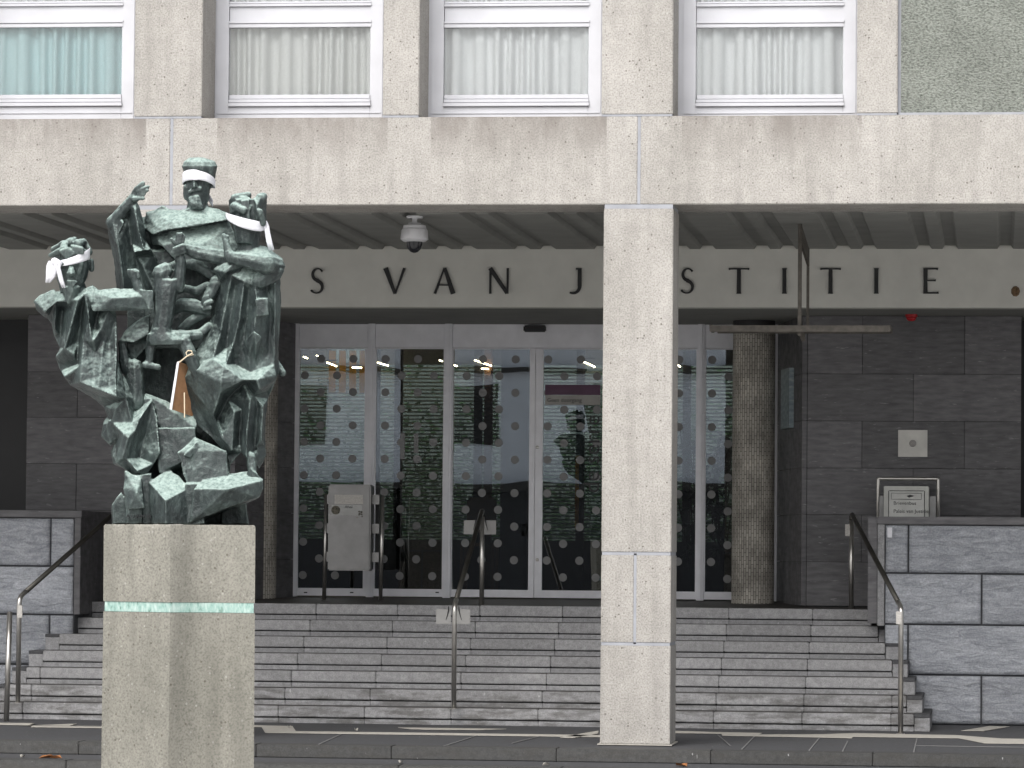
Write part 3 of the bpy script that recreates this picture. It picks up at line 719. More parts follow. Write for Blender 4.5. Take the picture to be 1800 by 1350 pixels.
# courtyard seen between the blades
box('courtyard_wall', simple('pale courtyard wall', (.26,.29,.25), .9).m, ct, -16, 6, 20.0, 20.2, -.2, 5.2)
hg = B(); rr = random.Random(11)
for _ in range(20000):
    c = Vector((rr.uniform(-13, 3), rr.gauss(18.2, .5), ZD + abs(rr.gauss(0, 1.1)) + rr.random()*.8))
    a = Vector((rr.gauss(0,1), rr.gauss(0,1), rr.gauss(0,1))).normalized()*.055; b_ = a.orthogonal().normalized()*.025
    hg.face([c-a, c+b_, c+a, c-b_])
ho = hg.build('courtyard_hedge', simple('hedge leaf', (.08,.165,.05), .6, var=.4, scale=5).m, fix=False); tag(ho, 'leafy green hedge in the courtyard behind the louvre blades', 'hedge', kind='stuff')
# ceiling tubes
TL = ['leftmost lit tube lamp seen through the left door', 'second lit tube lamp from the left door frame', 'slanting lit tube lamp before the yellow lobby panels', 'level lit tube lamp at the right edge of the left door', 'long lit tube lamp at the left edge of the second door', 'tiny lit tube lamp at the right edge of the second door', 'short lit tube lamp at the left edge of the third door', 'longest slanting lit tube lamp in the third door', 'small level lit tube lamp just below the longest one', 'slanting lit tube lamp in the door left of the pillar', 'tiny lit tube lamp just right of the concrete pillar']
tubes = ((533, 627, 541, 630), (556, 625, 563, 627.5), (574, 637, 592, 644), (619, 646, 636, 646.5), (659, 636, 683, 643), (772, 633, 778, 635), (797, 641, 804, 644), (834, 633, 864, 643), (846, 648, 859, 648.5), (1021, 633.5, 1046, 645), (1190, 641, 1196, 645))
for i, (a, b_, c, d) in enumerate(tubes):
    k = (b_-600)/45; Yt = 10.0 + 3.2*k; z = 4.22
    r0, r1 = ray(a, b_), ray(c, d)
    p0 = CAM + r0*((z-CAM.z)/r0.z); p1 = CAM + r1*((z-CAM.z)/r1.z)
    p0 = P(a, b_, min(max(p0.y, 9.2), 14.2)); p1 = P(c, d, min(max(p1.y, 9.0), 14.2))
    t = thing('tube_lamp', (p0+p1)/2, TL[i], 'lamp', 'tube lamps in the lobby')
    B().tube([p0, p1], .008, 8).build('tube', TUBE, t)
    B().box(min(p0.x, p1.x), max(p0.x, p1.x)+.001, min(p0.y, p1.y)-.012, max(p0.y, p1.y)+.012, max(p0.z, p1.z)+.018, max(p0.z, p1.z)+.035).build('batten', DARKP, t)
# plant standing in the lobby
def lobby_plant(pc, Y, top, label):
    x = PX(pc, Y); t = thing('potted_plant', (x, Y, ZD), label, 'plant')
    B().lathe(x, Y, [(.15, ZD), (.2, ZD+.35), (.19, ZD+.35), (.18, ZD+.33)], 18).build('pot', BLACK, t)
    r_ = random.Random(int(pc)); st = B(); lf = B(); H_ = PZ(top, Y, pc)
    for k in range(9):
        q = Vector((x, Y, ZD+.3)); path = [q.copy()]; dv = Vector((r_.uniform(-.25, .25), r_.uniform(-.2, .2), 1))
        for s_ in range(6):
            q = q + dv*(H_-ZD-.3)/6*r_.uniform(.7, 1); path.append(q.copy()); dv += Vector((r_.uniform(-.12, .12), r_.uniform(-.12, .12), 0))
            for m_ in range(4):
                ax = Vector((r_.gauss(0,1), r_.gauss(0,1), r_.gauss(-.1,.5))).normalized(); l_ = r_.uniform(.10, .17); sd2 = ax.cross(Vector((0,0,1))).normalized()*l_*.32
                lf.face([q, q+ax*l_*.5+sd2, q+ax*l_-Vector((0,0,.03)), q+ax*l_*.5-sd2])
        st.tube(path, .009, 6)
    st.build('stem', DARKP, t); lf.build('leaves', simple('dark plant leaf', (.03,.06,.03), .4, var=.3).m, t, fix=False)
lobby_plant(1212, 10.2, 735, 'dark leafy potted plant inside the glass front beside the concrete pillar')
lobby_plant(1268, 10.6, 745, 'dark leafy potted plant inside the glass front behind the right mosaic column')
# wooden desk and chair in the lobby
xk = PX(845, 10.5); t = thing('wooden_chair', (xk, 10.5, ZD), 'brown wooden chair back in the lobby behind the middle handrail', 'chair')
zk = PZ(874, 10.5, 845)
B().box(xk-.17, xk+.17, 10.62, 10.65, zk-.40, zk, .03).build('backrest', WOOD, t); B().box(xk-.2, xk+.2, 10.25, 10.66, zk-.56, zk-.52, .01).build('seat', WOOD, t)
for sx in (-.18, .18):
    for sy in (10.28, 10.63): B().box(xk+sx-.018, xk+sx+.018, sy-.018, sy+.018, ZD, zk-.56).build('leg', WOOD, t)
# ---- the buildings across the square (seen mirrored in the glass)
ob = thing('apartment_block', (-12, -75, -.25), 'pale apartment block across the square, mirrored in the door glass', 'building')
B().box(-60, 40, -76, -75, 3.6, 11).build('wall', simple('pale blue facade', (.74,.79,.86), .8, var=.1, scale=.6).m, ob)
B().box(-60, 40, -76.4, -75.6, -.25, 3.6).build('shop_front', simple('dark shop front', (.03,.03,.035), .4).m, ob)
B().box(-60, 40, -75.0, -74.2, 3.5, 3.8).build('canopy', DARKP, ob)
for k in range(14):
    xa = -52+k*5.6
    for z_ in (5.0, 8.4): B().box(xa, xa+2.6, -74.99, -74.93, z_, z_+1.9).build('window', BLACK, ob)
B().box(-60, 40, -75.0, -74.6, 7.3, 7.5).build('ledge', DARKP, ob)
# ================================================================== fittings
def bend(pts, r=.06, k=5):                    # round the corners of a polyline
    pts = [Vector(p) for p in pts]; out = [pts[0]]
    for i in range(1, len(pts)-1):
        a = (pts[i-1]-pts[i]).normalized(); b = (pts[i+1]-pts[i]).normalized()
        p, q = pts[i]+a*r, pts[i]+b*r
        for j in range(k+1):
            t = j/k; out.append(p*(1-t)**2 + pts[i]*2*t*(1-t) + q*t*t)
    return out + [pts[-1]]
def clip(parent, c, mat=STICK):
    B().box(c[0]-.03, c[0]+.02, c[1]-.035, c[1]-.018, c[2]-.06, c[2]+.06, .003).build('clip', mat, parent)
RR = .024
PLT = simple('pale sheet steel', (.27,.267,.26), .5, .3).m
# right handrail
def handrail(base0, zbend, top1, base1, label, clips, r=RR):
    t = thing('handrail', base0, label, 'handrail', 'steel handrails on the steps')
    b0, b1 = Vector(base0), Vector(base1); e0 = Vector((b0.x, b0.y, zbend)); e1 = Vector(top1)
    lo_ = bend([b0, e0, e0+(e1-e0)*.06], .07, 6)
    B().tube(lo_, r, 14).build('post', STEEL, t, smooth=True)
    B().tube(bend([e0+(e1-e0)*.055, e1, b1+(e1-b1)*.93], .05, 6), r*1.02, 14).build('rail', DSTEEL, t, smooth=True)
    B().tube([b1, b1+(e1-b1)*.935], r, 14).build('post', STEEL, t, smooth=True)
    for q in (b0, b1): B().lathe(q.x, q.y, [(r*1.7, q.z-.002), (r*1.7, q.z+.006), (r*1.05, q.z+.008)], 16).build('base_plate', STEEL, t)
    for c in clips: clip(t, c)
    return t, e0, e1
yb_ = 2.95; pb = P(1583, 1288, yb_); pt = P(1497, 903, YE+.12); pq = P(1495.5, 1071, YE+.12)
handrail((pb.x, yb_, .0), PZ(1068, yb_, 1585), pt, (pt.x, YE+.12, zland(YE+.12)-.012), 'steel handrail at the right edge of the steps, before the letter box', [P(1581, 1086, yb_), P(1491, 932, YE+.12)])
ym = YB+.2; pb = P(797.5, 1244, ym); pt = P(848, 896, YE+.12)
hm, e0, e1 = handrail((pb.x, ym, RISE), PZ(1064, ym, 800), (pt.x, YE+.12, pt.z), (pt.x, YE+.12, zland(YE+.12)-.012), 'steel handrail in the middle of the steps with small sheet plates', [])
for c, w_ in ((P(798, 1084, ym), .165), (P(845, 927, YE+.12), .165)):
    for s_, w2 in ((-1, w_), (1, w_*.92)):
        B().box(c.x+(.028 if s_ > 0 else -.028-w2+.02), c.x+(.028+w2-.02 if s_ > 0 else -.028), c.y-.012, c.y-.006, c.z-.072, c.z+.072, .002).build('sheet_plate', PLT, hm)
        B().tube([(c.x+s_*.05, c.y-.03, c.z+.10), (c.x+s_*.05, c.y-.02, c.z+.06), (c.x+s_*.075, c.y-.016, c.z-.03)], [.004, .006, .002], 6).build('hook', BLACK, hm)
yl = YB+.2; pb = P(31.5, 1236, yl); pt = P(226, 880, YE+.12)
handrail((pb.x, yl, RISE), PZ(1050, yl, 33), (pt.x, YE+.12, pt.z), (pt.x, YE+.12, zland(YE+.12)-.012), 'steel handrail at the left edge of the steps, running up behind the pedestal', [P(37, 1075, yl)])
pb = P(11, 1272, YB-.12)
t = thing('steel_post', (pb.x, YB-.12, 0), 'short plain steel post at the far left in front of the steps', 'post')
B().tube([(pb.x, YB-.12, 0), (pb.x+.02, YB-.12, PZ(1077, YB-.12, 16))], .026, 16).build('shaft', STEEL, t, smooth=True); B().lathe(pb.x+.02, YB-.12, [(.026, PZ(1077, YB-.12, 16)), (.018, PZ(1075, YB-.12, 16))], 16).build('cap', STEEL, t)
# litter bin between two posts
ybn = 7.3; zb_ = zland(ybn); K = (ybn-CAM.y)/FPX; X_ = lambda p: PX(p, ybn, 930); Z_ = lambda p: PZ(p, ybn, 620)
t = thing('litter_bin', (X_(620), ybn, zb_), 'flat stainless steel litter bin on two posts before the left door', 'litter bin')
for p in (572, 671):
    B().tube([(X_(p-1), ybn, zb_-.01), (X_(p+1), ybn, Z_(868 if p < 600 else 870))], .021, 14).build('post', STEEL, t, smooth=True)
bd = B().box(X_(580), X_(654.5), ybn-.13, ybn+.11, Z_(1003), Z_(852), .014).build('body', SHEET, t)
B().box(X_(657), X_(663), ybn+.12, ybn+.2, Z_(1002), Z_(852.5)).build('rear_housing', BLACK, t)
for zz in (878, 929, 979):
    B().box(X_(655), X_(667.5), ybn-.05, ybn-.03, Z_(zz+8.5), Z_(zz-8.5)).build('bracket', SHEET, t)
    B().box(X_(575.5), X_(580), ybn-.05, ybn-.03, Z_(zz+8.5), Z_(zz-8.5)).build('bracket', SHEET, t)
B().box(X_(591), X_(641), ybn-.133, ybn-.1305, Z_(886.5), Z_(870), .001).build('flap', STICK, bd)
B().box(X_(586), X_(640), ybn-.1315, ybn-.1303, Z_(906), Z_(888)).build('label_plate', simple('worn label', (.42,.42,.41), .5).m, bd)
text('Afval', .042, bd, 'lettering', BLACK, Vector((X_(616), ybn-.134, Z_(891.5))))
GRIM = simple('worn sticker', (.12,.11,.085), .8, var=.8, scale=45).m
B().disc((X_(593.5), ybn-.1322, Z_(897)), 8*K).build('sticker', GRIM, bd, fix=False)
st_ = B(); r_ = random.Random(2)
for _ in range(16):
    xx, zz = X_(634)+r_.uniform(-5, 5)*K, Z_(905)+r_.uniform(-6, 6)*K; st_.box(xx, xx+r_.uniform(1, 3)*K, ybn-.1326, ybn-.131, zz, zz+r_.uniform(1, 3)*K)
st_.build('sticker', GRIM, bd)
# letter box behind the right wall
ym_ = 6.2; X_ = lambda p: PX(p, ym_, 880); Z_ = lambda p: PZ(p, ym_, 1595); zb_ = zland(ym_)
t = thing('letter_box', (X_(1595), ym_, zb_), 'pale steel letter box in a tube frame behind the right stone wall', 'letter box')
B().tube(bend([(X_(1543.5), ym_, zb_), (X_(1543.5), ym_, Z_(841.5)), (X_(1649), ym_, Z_(841.5)), (X_(1649), ym_, zb_)], .012, 3), .019, 12).build('tube_frame', STEEL, t, smooth=True)
bx = B().box(X_(1554), X_(1633), ym_-.12, ym_+.2, Z_(1010), Z_(855), .006).build('body', simple('pale painted steel', (.56,.56,.53), .5).m, t)
for p0, p1 in ((1546, 1553), (1634, 1645)): B().box(X_(p0), X_(p1), ym_-.02, ym_, Z_(1000), Z_(872)).build('side_plate', SHEET, t)
dr = B().box(X_(1563.5), X_(1624.5), ym_-.126, ym_-.121, Z_(1000), Z_(864), .001).build('door', simple('letter box door', (.62,.62,.595), .5).m, bx)
fm = B(); frame_bars(fm, X_(1562), X_(1626), Z_(1002), Z_(862.5), .007, .007, .007, ym_-.1235, ym_-.1203); fm.build('door_gap', BLACK, bx)
fl = B(); frame_bars(fl, X_(1567), X_(1620.5), Z_(878.5), Z_(867), .004, .005, .003, ym_-.1285, ym_-.1262); fl.build('slot_frame', simple('slot grey', (.2,.2,.2), .5).m, dr)
B().hull([Vector((X_(1594)+dx*K, ym_-.1275, Z_(872)+dz*K)) for dx, dz in ((0,0),(6,2),(10,-1),(4,-3),(14,0))] + [Vector((X_(1598), ym_-.1262, Z_(872)))]).build('slot_wear', BLACK, dr)
text('Brievenbus', .052, bx, 'lettering', BLACK, Vector((X_(1571), ym_-.1275, Z_(885))), align='LEFT')
text('Paleis van Justitie', .052, bx, 'lettering', BLACK, Vector((X_(1571), ym_-.1275, Z_(899))), align='LEFT')
# square wall plate with a round socket
c = P(1604.5, 779.5, YS); k = (YS-CAM.y)/FPX
t = thing('wall_plate', c, 'square pale steel plate with a round button on the dark slate wall', 'wall plate')
B().box(c.x-25.5*k, c.x+25.5*k, YS-.012, YS-.001, c.z-23.5*k, c.z+23.5*k, .002).build('plate', simple('pale plate', (.52,.51,.48), .45, .2).m, t)
b = B().lathe(0, 0, [(6.2*k, 0), (6.2*k, .014), (4.6*k, .016), (4.4*k, .010), (2*k, .010), (1.6*k, .02)], 18); me = b.mesh('button')
me.transform(Matrix.Translation((c.x, YS-.011, c.z)) @ Matrix.Rotation(math.pi/2, 4, 'X')); finish(me, 'button', simple('button steel', (.22,.21,.2), .4, .6).m, t)
# paper sticker on the right wall
c = P(1564, 936, YC-.03)
tag(B().box(c.x-.024, c.x+.024, YC-.036, YC-.031, c.z-.05, c.z+.05).build('paper_sticker', CLOTH), 'small white paper sticker on the right stone wall beneath its coping', 'sticker')
# red alarm dome
c = P(1602, 553, YS-.25)
t = thing('alarm_dome', (c.x, YS-.25, ZF0+.012), 'small red alarm dome under the soffit above the slate wall', 'alarm')
B().lathe(c.x, YS-.25, [(.062, ZF0+.013), (.062, ZF0-.012)], 20).build('base', REDP, t)
B().lathe(c.x, YS-.25, [(.052, ZF0-.0125), (.048, ZF0-.035), (.034, ZF0-.052), (.01, ZF0-.058)], 20).build('dome', REDP, t, smooth=True)
# dome camera under the portico ceiling
yc_ = 1.05; c = P(728.5, 420, yc_); k = (yc_-CAM.y)/FPX; X_ = c.x; Z_ = lambda p: PZ(p, yc_, 728)
t = thing('dome_camera', (X_, yc_, ZC), 'white dome security camera hanging from the portico ceiling', 'security camera')
B().lathe(X_, yc_, [(15*k, ZC+.002), (14*k, ZC-.02), (5*k, Z_(381)), (4.5*k, Z_(391)), (11*k, Z_(392)), (12*k, Z_(394.5))], 24).build('stem', CAMW, t, smooth=False)
smooth_by_angle(B().lathe(X_, yc_, [(14*k, Z_(394.6)), (20*k, Z_(396.5)), (21*k, Z_(401.5)), (20*k, Z_(402))], 28).build('collar', CAMW, t))
smooth_by_angle(B().lathe(X_, yc_, [(21.5*k, Z_(402.3)), (23.5*k, Z_(405)), (25*k, Z_(420.5)), (20*k, Z_(424.5)), (15*k, Z_(425.5))], 28).build('housing', CAMW, t))
smooth_by_angle(B().lathe(X_, yc_, [(14.6*k, Z_(425)), (14.4*k, Z_(430)), (11.5*k, Z_(438)), (6.5*k, Z_(443)), (2*k, Z_(444.5))], 28).build('dome', GLASSD, t))
# hanging lamp fitting: double strap and a cross bar
yh = 1.95; k = (yh-CAM.y)/FPX; X_ = lambda p, q=500: PX(p, yh, q); Z_ = lambda p, q=1409: PZ(p, yh, q)
t = thing('hanging_lamp', (X_(1410), yh, ZC), 'weathered steel lamp fitting hanging from the portico ceiling on a twin strap', 'lamp')
x0 = X_(1406); zt_ = ZC+.002
B().box(x0-.018, x0+.018, yh-.02, yh+.02, Z_(590), zt_, .004).build('strap', RUST, t)
x1 = X_(1415.5); B().box(x1-.013, x1+.013, yh+.50, yh+.53, Z_(572), Z_(428), .004).build('strap', RUST, t)
B().solid([Vector((x0-.012, yh+.021, zt_-.001)), Vector((x0+.012, yh+.021, zt_-.001)), Vector((x1+.01, yh+.499, Z_(430))), Vector((x1-.01, yh+.499, Z_(430)))], [Vector((x0-.012, yh+.021, zt_-.16)), Vector((x0+.012, yh+.021, zt_-.16)), Vector((x1+.01, yh+.499, Z_(430)-.16)), Vector((x1-.01, yh+.499, Z_(430)-.16))]).build('strap_link', RUST, t)
xa, xb = X_(1249, 575), X_(1565, 578); z0, z1 = Z_(586.5), Z_(572.5)
cbm = B()
for yq, sh in ((yh-.06, 0), (yh+.20, .05)):
    cbm.box(xa+sh, xb+sh*.3, yq-.012, yq+.012, z0+.012, z1, .004)
cbm.box(xa+.02, xb-.02, yh-.047, yh+.187, z1-.022, z1-.008); cbm.box(xa-.004, xa+.02, yh-.075, yh+.22, z0+.02, z1+.003); cbm.box(xb-.02, xb+.004, yh-.075, yh+.22, z0+.02, z1+.003)
cbm.build('cross_bar', RUST, t)
B().tube([(xa+.12, yh+.05, z0+.034), (xb-.2, yh+.05, z0+.034)], .015, 10).build('lamp_tube', simple('dusty lamp tube', (.34,.34,.32), .4).m, t)
B().hull([Vector((x0+dx, yh+dy, z)) for dx, dy, z in ((-.02,-.02,Z_(583)),(.03,-.02,Z_(583)),(.02,.05,Z_(600)),(.05,.05,Z_(598)),(-.02,.05,Z_(580)),(.05,.0,Z_(580)))]).build('end_bracket', RUST, t)
# fallen leaves by the kerb
for i, (px, py, z, s_) in enumerate(((1198, 1346, -.106, .09), (85, 1332, -.106, .10), (98, 1332.5, -.106, .06), (40, 1331, -.106, .05), (705, 1341, -.106, .05), (960, 1345, -.106, .04), (508, 1279, .008, .04), (626, 1284, .008, .04))):
    d = ray(px, py); c = CAM + d*((z-CAM.z)/d.z); r_ = random.Random(i); b = B(); a = r_.uniform(0, 6.3); c.y = min(c.y, -.78) if z < 0 else c.y
    t0 = Vector((math.cos(a), math.sin(a), 0))*s_; n0 = Vector((-math.sin(a), math.cos(a), 0))*s_*.55
    b.bm.faces.new([b.bm.verts.new(c+q) for q in (t0*-1, n0*.8+t0*-.3+Vector((0,0,.02)), n0*.6+t0*.5+Vector((0,0,.025)), t0)])
    b.bm.faces.new([b.bm.verts.new(c+q) for q in (t0*-1, t0, n0*-.6+t0*.5+Vector((0,0,.02)), n0*-.8+t0*-.3+Vector((0,0,.025)))])
    o = b.build('fallen_leaf', LEAFB if i < 3 else PALEPAVE, fix=False)
    tag(o, ('orange brown dry leaf lying below the kerb right of the pillar', 'largest brown leaf below the kerb left of the pedestal', 'small brown leaf next to the largest one left of the pedestal', 'pale leaf scrap below the kerb at the far left', 'pale leaf scrap below the kerb beneath the middle handrail', 'pale leaf scrap below the kerb just left of the pillar', 'pale scrap on the zigzag paving right of the pedestal', 'pale scrap on the dark paving below the litter bin')[i], 'leaf', 'leaves and scraps on the ground')

# ================================================================== pedestal
YST = -8.0
def S(x, y, d=0): return P(x, y, YST + d/263.0)
ZG = -.25
pd = thing('pedestal', (S(315, 1000).x, YST, ZG), 'tall folded concrete pedestal with a verdigris copper band under the statue', 'pedestal')
PLAN = [(0, -50), (.22, -82), (.405, -110), (.44, -109), (.57, -86), (.65, -76), (.70, -75), (.80, -82), (1.0, -96), (.985, 60), (.6, 96), (.2, 80), (.08, 40)]
def ped(name, mat, xa, xb, ya, xa2, xb2, yb2, inset=0, zb=None, top=False):
    def ring(x0, x1, y, z=None, ins=0):
        out = []
        for f, d in PLAN:
            p = S(x0+(x1-x0)*f, y, d); q = Vector((p.x, p.y, p.z if z is None else z)); out.append(q)
        c = sum(out, Vector())/len(out); c.y = YST
        out = [Vector((c.x+(q.x-c.x)*(1-ins), c.y+(q.y-c.y)*(1-ins), q.z)) for q in out]
        zz = sum(q.z for q in out)/len(out)
        return [Vector((q.x, q.y, zz)) for q in out]
    b = B(); rings = [ring(xa2, xb2, yb2, zb, inset)]
    if top: rings += [ring(xa, xb, ya+3.5, None, inset), ring(xa, xb, ya, None, inset+.018)]
    else: rings += [ring(xa, xb, ya, None, inset)]
    vs_ = [[b.bm.verts.new(p) for p in r] for r in rings]; kk = len(PLAN)
    for i in range(len(vs_)-1):
        for j in range(kk): b.bm.faces.new((vs_[i][j], vs_[i][(j+1) % kk], vs_[i+1][(j+1) % kk], vs_[i+1][j]))
    b.bm.faces.new(vs_[0][::-1]); b.bm.faces.new(vs_[-1])
    return smooth_by_angle(b.build(name, mat, pd), 24)
ped('upper_block', PEDC, 182.5, 449, 922.5, 181.5, 448, 1058, top=True)
ped('copper_band', COPPER, 182, 448, 1058.3, 181.5, 448, 1075.5, .016)
ped('lower_block', PEDC, 181.5, 448, 1076, 177, 446, 1420, 0, ZG)

# ================================================================== the statue
def stack(b, rings, d0=0, seg=10):
    for r0, r1 in zip(rings, rings[1:]):
        pts = []
        for r in (r0, r1):
            cx, y, rx, rd = r[:4]; dd = r[4] if len(r) > 4 else d0
            pts += [S(cx+rx*math.cos(2*math.pi*j/seg), y, dd+rd*math.sin(2*math.pi*j/seg)) for j in range(seg)]
        b.hull(pts)
SPH = [Vector((math.cos(a)*math.cos(e), math.sin(e), math.sin(a)*math.cos(e))) for e in (-1.57, -.8, 0, .8, 1.57) for a in [k*math.pi/4 for k in range(8)]]
def caps(b, x0, y0, d0, r0, x1, y1, d1, r1):
    b.hull([S(x+v.x*r, y+v.y*r, d+v.z*r) for x, y, d, r in ((x0, y0, d0, r0), (x1, y1, d1, r1)) for v in SPH])
def chunk(b, pts): b.hull([S(*p) for p in pts])
def slabc(b, poly, d0, d1, tz=0):       # polygon with a front and a back depth
    b.hull([S(x, y, d0) for x, y in poly] + [S(x+tz, y, d1) for x, y in poly])
def relief(b, outline, lines, back, inset=.06):
    vs_, es = [], []
    for p in outline: vs_.append(p)
    k = len(outline); es += [(i, (i+1) % k) for i in range(k)]
    for ln in lines:
        prev = None
        for p in ln:
            hit = next((i for i, q in enumerate(vs_) if abs(q[0]-p[0]) < .6 and abs(q[1]-p[1]) < .6), None)
            if hit is None: vs_.append(p); hit = len(vs_)-1
            if prev is not None and prev != hit: es.append((prev, hit))
            prev = hit
    r = delaunay_2d_cdt([Vector((p[0], p[1])) for p in vs_], es, [], 1, 1e-3)
    cv, _, cf, ov = r[0], r[1], r[2], r[3]
    def dep(i):
        if ov[i]: return vs_[ov[i][0]][2]
        ws = [((cv[i]-Vector((p[0], p[1]))).length+1e-3, p[2]) for p in vs_]; ws.sort(); ws = ws[:3]
        return sum(d/w_ for w_, d in ws)/sum(1/w_ for w_, d in ws)
    dd = [dep(i) for i in range(len(cv))]
    cx = sum(p[0] for p in outline)/k; cy = sum(p[1] for p in outline)/k
    fv = [b.bm.verts.new(S(cv[i].x, cv[i].y, dd[i])) for i in range(len(cv))]
    bv = [b.bm.verts.new(S(cv[i].x+(cx-cv[i].x)*inset, cv[i].y+(cy-cv[i].y)*inset, max(back, dd[i]+14))) for i in range(len(cv))]
    cnt = {}
    for f in cf:
        b.bm.faces.new([fv[i] for i in f]); b.bm.faces.new([bv[i] for i in reversed(f)])
        for i in range(len(f)): cnt[(f[i], f[(i+1) % len(f)])] = 1
    for (a, c) in cnt:
        if (c, a) not in cnt: b.bm.faces.new((fv[c], fv[a], bv[a], bv[c]))
statue = thing('statue', (S(318, 920).x, YST, S(318, 921).z), 'patinated bronze group of blindfolded robed figures on the tall pedestal', 'statue')
TEX = bpy.data.textures.new('bronze lumps', 'CLOUDS'); TEX.noise_scale = .04; TEX.noise_depth = 3; TEX2 = bpy.data.textures.new('bronze folds', 'CLOUDS'); TEX2.noise_scale = .14; TEX2.noise_depth = 1
def cast(b, name, vox=.0068, disp=.0085, big=.012):
    me = b.mesh(name, True); o = bpy.data.objects.new(name, me); COL.objects.link(o)
    m = o.modifiers.new('r', 'REMESH'); m.mode = 'VOXEL'; m.voxel_size = vox; m.use_smooth_shade = True
    m = o.modifiers.new('s', 'SMOOTH'); m.iterations = 1; m.factor = .35
    m = o.modifiers.new('e', 'DISPLACE'); m.texture = TEX2; m.strength = big; m.mid_level = .5; m.texture_coords = 'GLOBAL'
    m = o.modifiers.new('d', 'DISPLACE'); m.texture = TEX; m.strength = disp; m.mid_level = .5; m.texture_coords = 'GLOBAL'
    nm = bpy.data.meshes.new_from_object(o.evaluated_get(bpy.context.evaluated_depsgraph_get()))
    bpy.data.objects.remove(o); nm.name = name
    return finish(nm, name, BRONZE, statue, smooth=True)

# ---- magistrate with the tall cap, behind
b = B()
stack(b, [(351,322,25,24),(351,303,30,29),(350,292,33,31)], 40, 9); stack(b, [(350,293,33,31),(350,284,28,26),(346,278,14,14)], 40, 9)
stack(b, [(349,316,25,25),(347,338,23,24),(345,352,20,22)], 40); stack(b, [(345,350,20,22),(347,367,12,14,32)], 40)
chunk(b, [(341,312,12),(334,330,14),(348,329,13),(341,329,4),(337,314,20),(346,314,20),(341,332,16)])
caps(b, 333,337,17,4, 351,332,16,4); chunk(b, [(330,347,20),(346,343,14),(353,347,18),(334,360,12),(345,358,8),(357,367,14),(340,366,14),(350,368,24),(333,352,30)])
caps(b, 362,330,30,7, 362,352,34,6); caps(b, 328,330,30,6, 327,348,34,5)
stack(b, [(347,352,17,18),(347,368,20,19),(345,382,40,26)], 44)
relief(b, [(256,373,50),(272,369,45),(285,361,42),(297,368,36),(315,370,34),(330,367,30),(365,364,34),(382,367,40),(402,375,48),(404,384,28),(398,387,8),(350,396,-8),(318,401,-12),(290,405,-10),(268,413,4),(255,402,30)],
       [[(298,390,-2),(345,383,2),(392,380,14)], [(275,398,8)], [(300,376,22),(350,374,24)]], 95)
relief(b, [(262,404,38),(290,398,30),(345,391,28),(400,384,36),(416,420,30),(420,450,20),(400,470,8),(365,480,-4),(330,472,-8),(302,452,-2),(285,432,10),(268,430,34)],
       [[(312,424,2),(345,432,-8),(385,446,-4)], [(330,410,16),(380,415,14)]], 110)
def arcfold(b, pts):
    for p, q in zip(pts, pts[1:]): caps(b, *p, *q)
arcfold(b, [(298,470,16,8),(318,463,2,9),(345,464,-4,10),(374,484,4,9)]); arcfold(b, [(306,514,22,6),(325,506,10,7),(345,512,4,8),(364,502,6,7)])
arcfold(b, [(298,546,6,11),(320,536,-4,12),(342,538,-6,13),(364,546,0,10)]); arcfold(b, [(298,592,0,10),(325,592,-10,12),(350,588,-8,10),(368,574,0,8)]); arcfold(b, [(318,580,4,8),(336,564,0,9),(356,552,4,8)])
slabc(b, [(262,440),(392,440),(392,612),(250,612)], 42, 112); slabc(b, [(222,505),(268,505),(268,606),(226,606)], 48, 100)
caps(b, 380,498,-4,13, 366,522,-8,11); chunk(b, [(354,522,-14),(366,520,-20),(376,530,-16),(372,546,-14),(358,548,-14),(352,536,-10),(360,534,10),(374,540,10)])
caps(b, 360,535,-20,4, 372,530,-22,4); caps(b, 358,543,-18,4, 370,541,-20,4)
caps(b, 197,392,22,12, 234,348,6,9)
chunk(b, [(226,346,4),(238,327,0),(248,326,-2),(252,344,-5),(240,356,-2),(230,338,14),(246,350,10)])
for q in ((240,332,0,4.5,252,322,-4,3.6),(243,336,-3,4.5,261,328,-6,3.2),(244,341,-4,4.5,259,335,-8,3.2),(243,346,-4,4.2,254,341,-8,3),(236,350,-5,4.5,252,349,-9,3.2)): caps(b, *q)
chunk(b, [(187,389,26),(203,372,22),(218,392,2),(202,425,8),(192,418,40),(216,380,45)])
relief(b, [(187,389,32),(203,373,26),(222,353,16),(240,351,10),(246,365,10),(252,392,14),(258,425,18),(267,441,22),(282,475,46),(292,522,48),(262,532,44),(225,528,38),(205,515,40),(202,470,40),(194,430,38)],
       [[(198,392,8),(207,430,2),(213,470,4),(218,515,10)], [(237,368,-6),(244,405,-14),(253,440,-16)], [(226,386,24),(232,428,30),(238,452,38),(258,520,50)], [(236,443,-12),(253,440,-16),(264,439,-4)], [(240,450,30),(268,449,32)], [(252,470,20),(274,515,26)]], 86)
caps(b, 262,402,60,24, 222,470,58,20); caps(b, 262,430,80,30, 300,570,80,40)
# lap, knee and shin on the left
chunk(b, [(264,552,-12),(262,586,-24),(234,602,-30),(208,600,-18),(222,578,6),(262,556,34),(258,606,20),(244,562,-14)])
caps(b, 214,603,-10,8, 222,648,-2,12); chunk(b, [(222,600,0),(262,590,10),(262,605,0),(230,640,10),(222,640,30)])
caps(b, 236,647,-6,17, 237,705,-4,20)
cast(b, 'magistrate_figure')

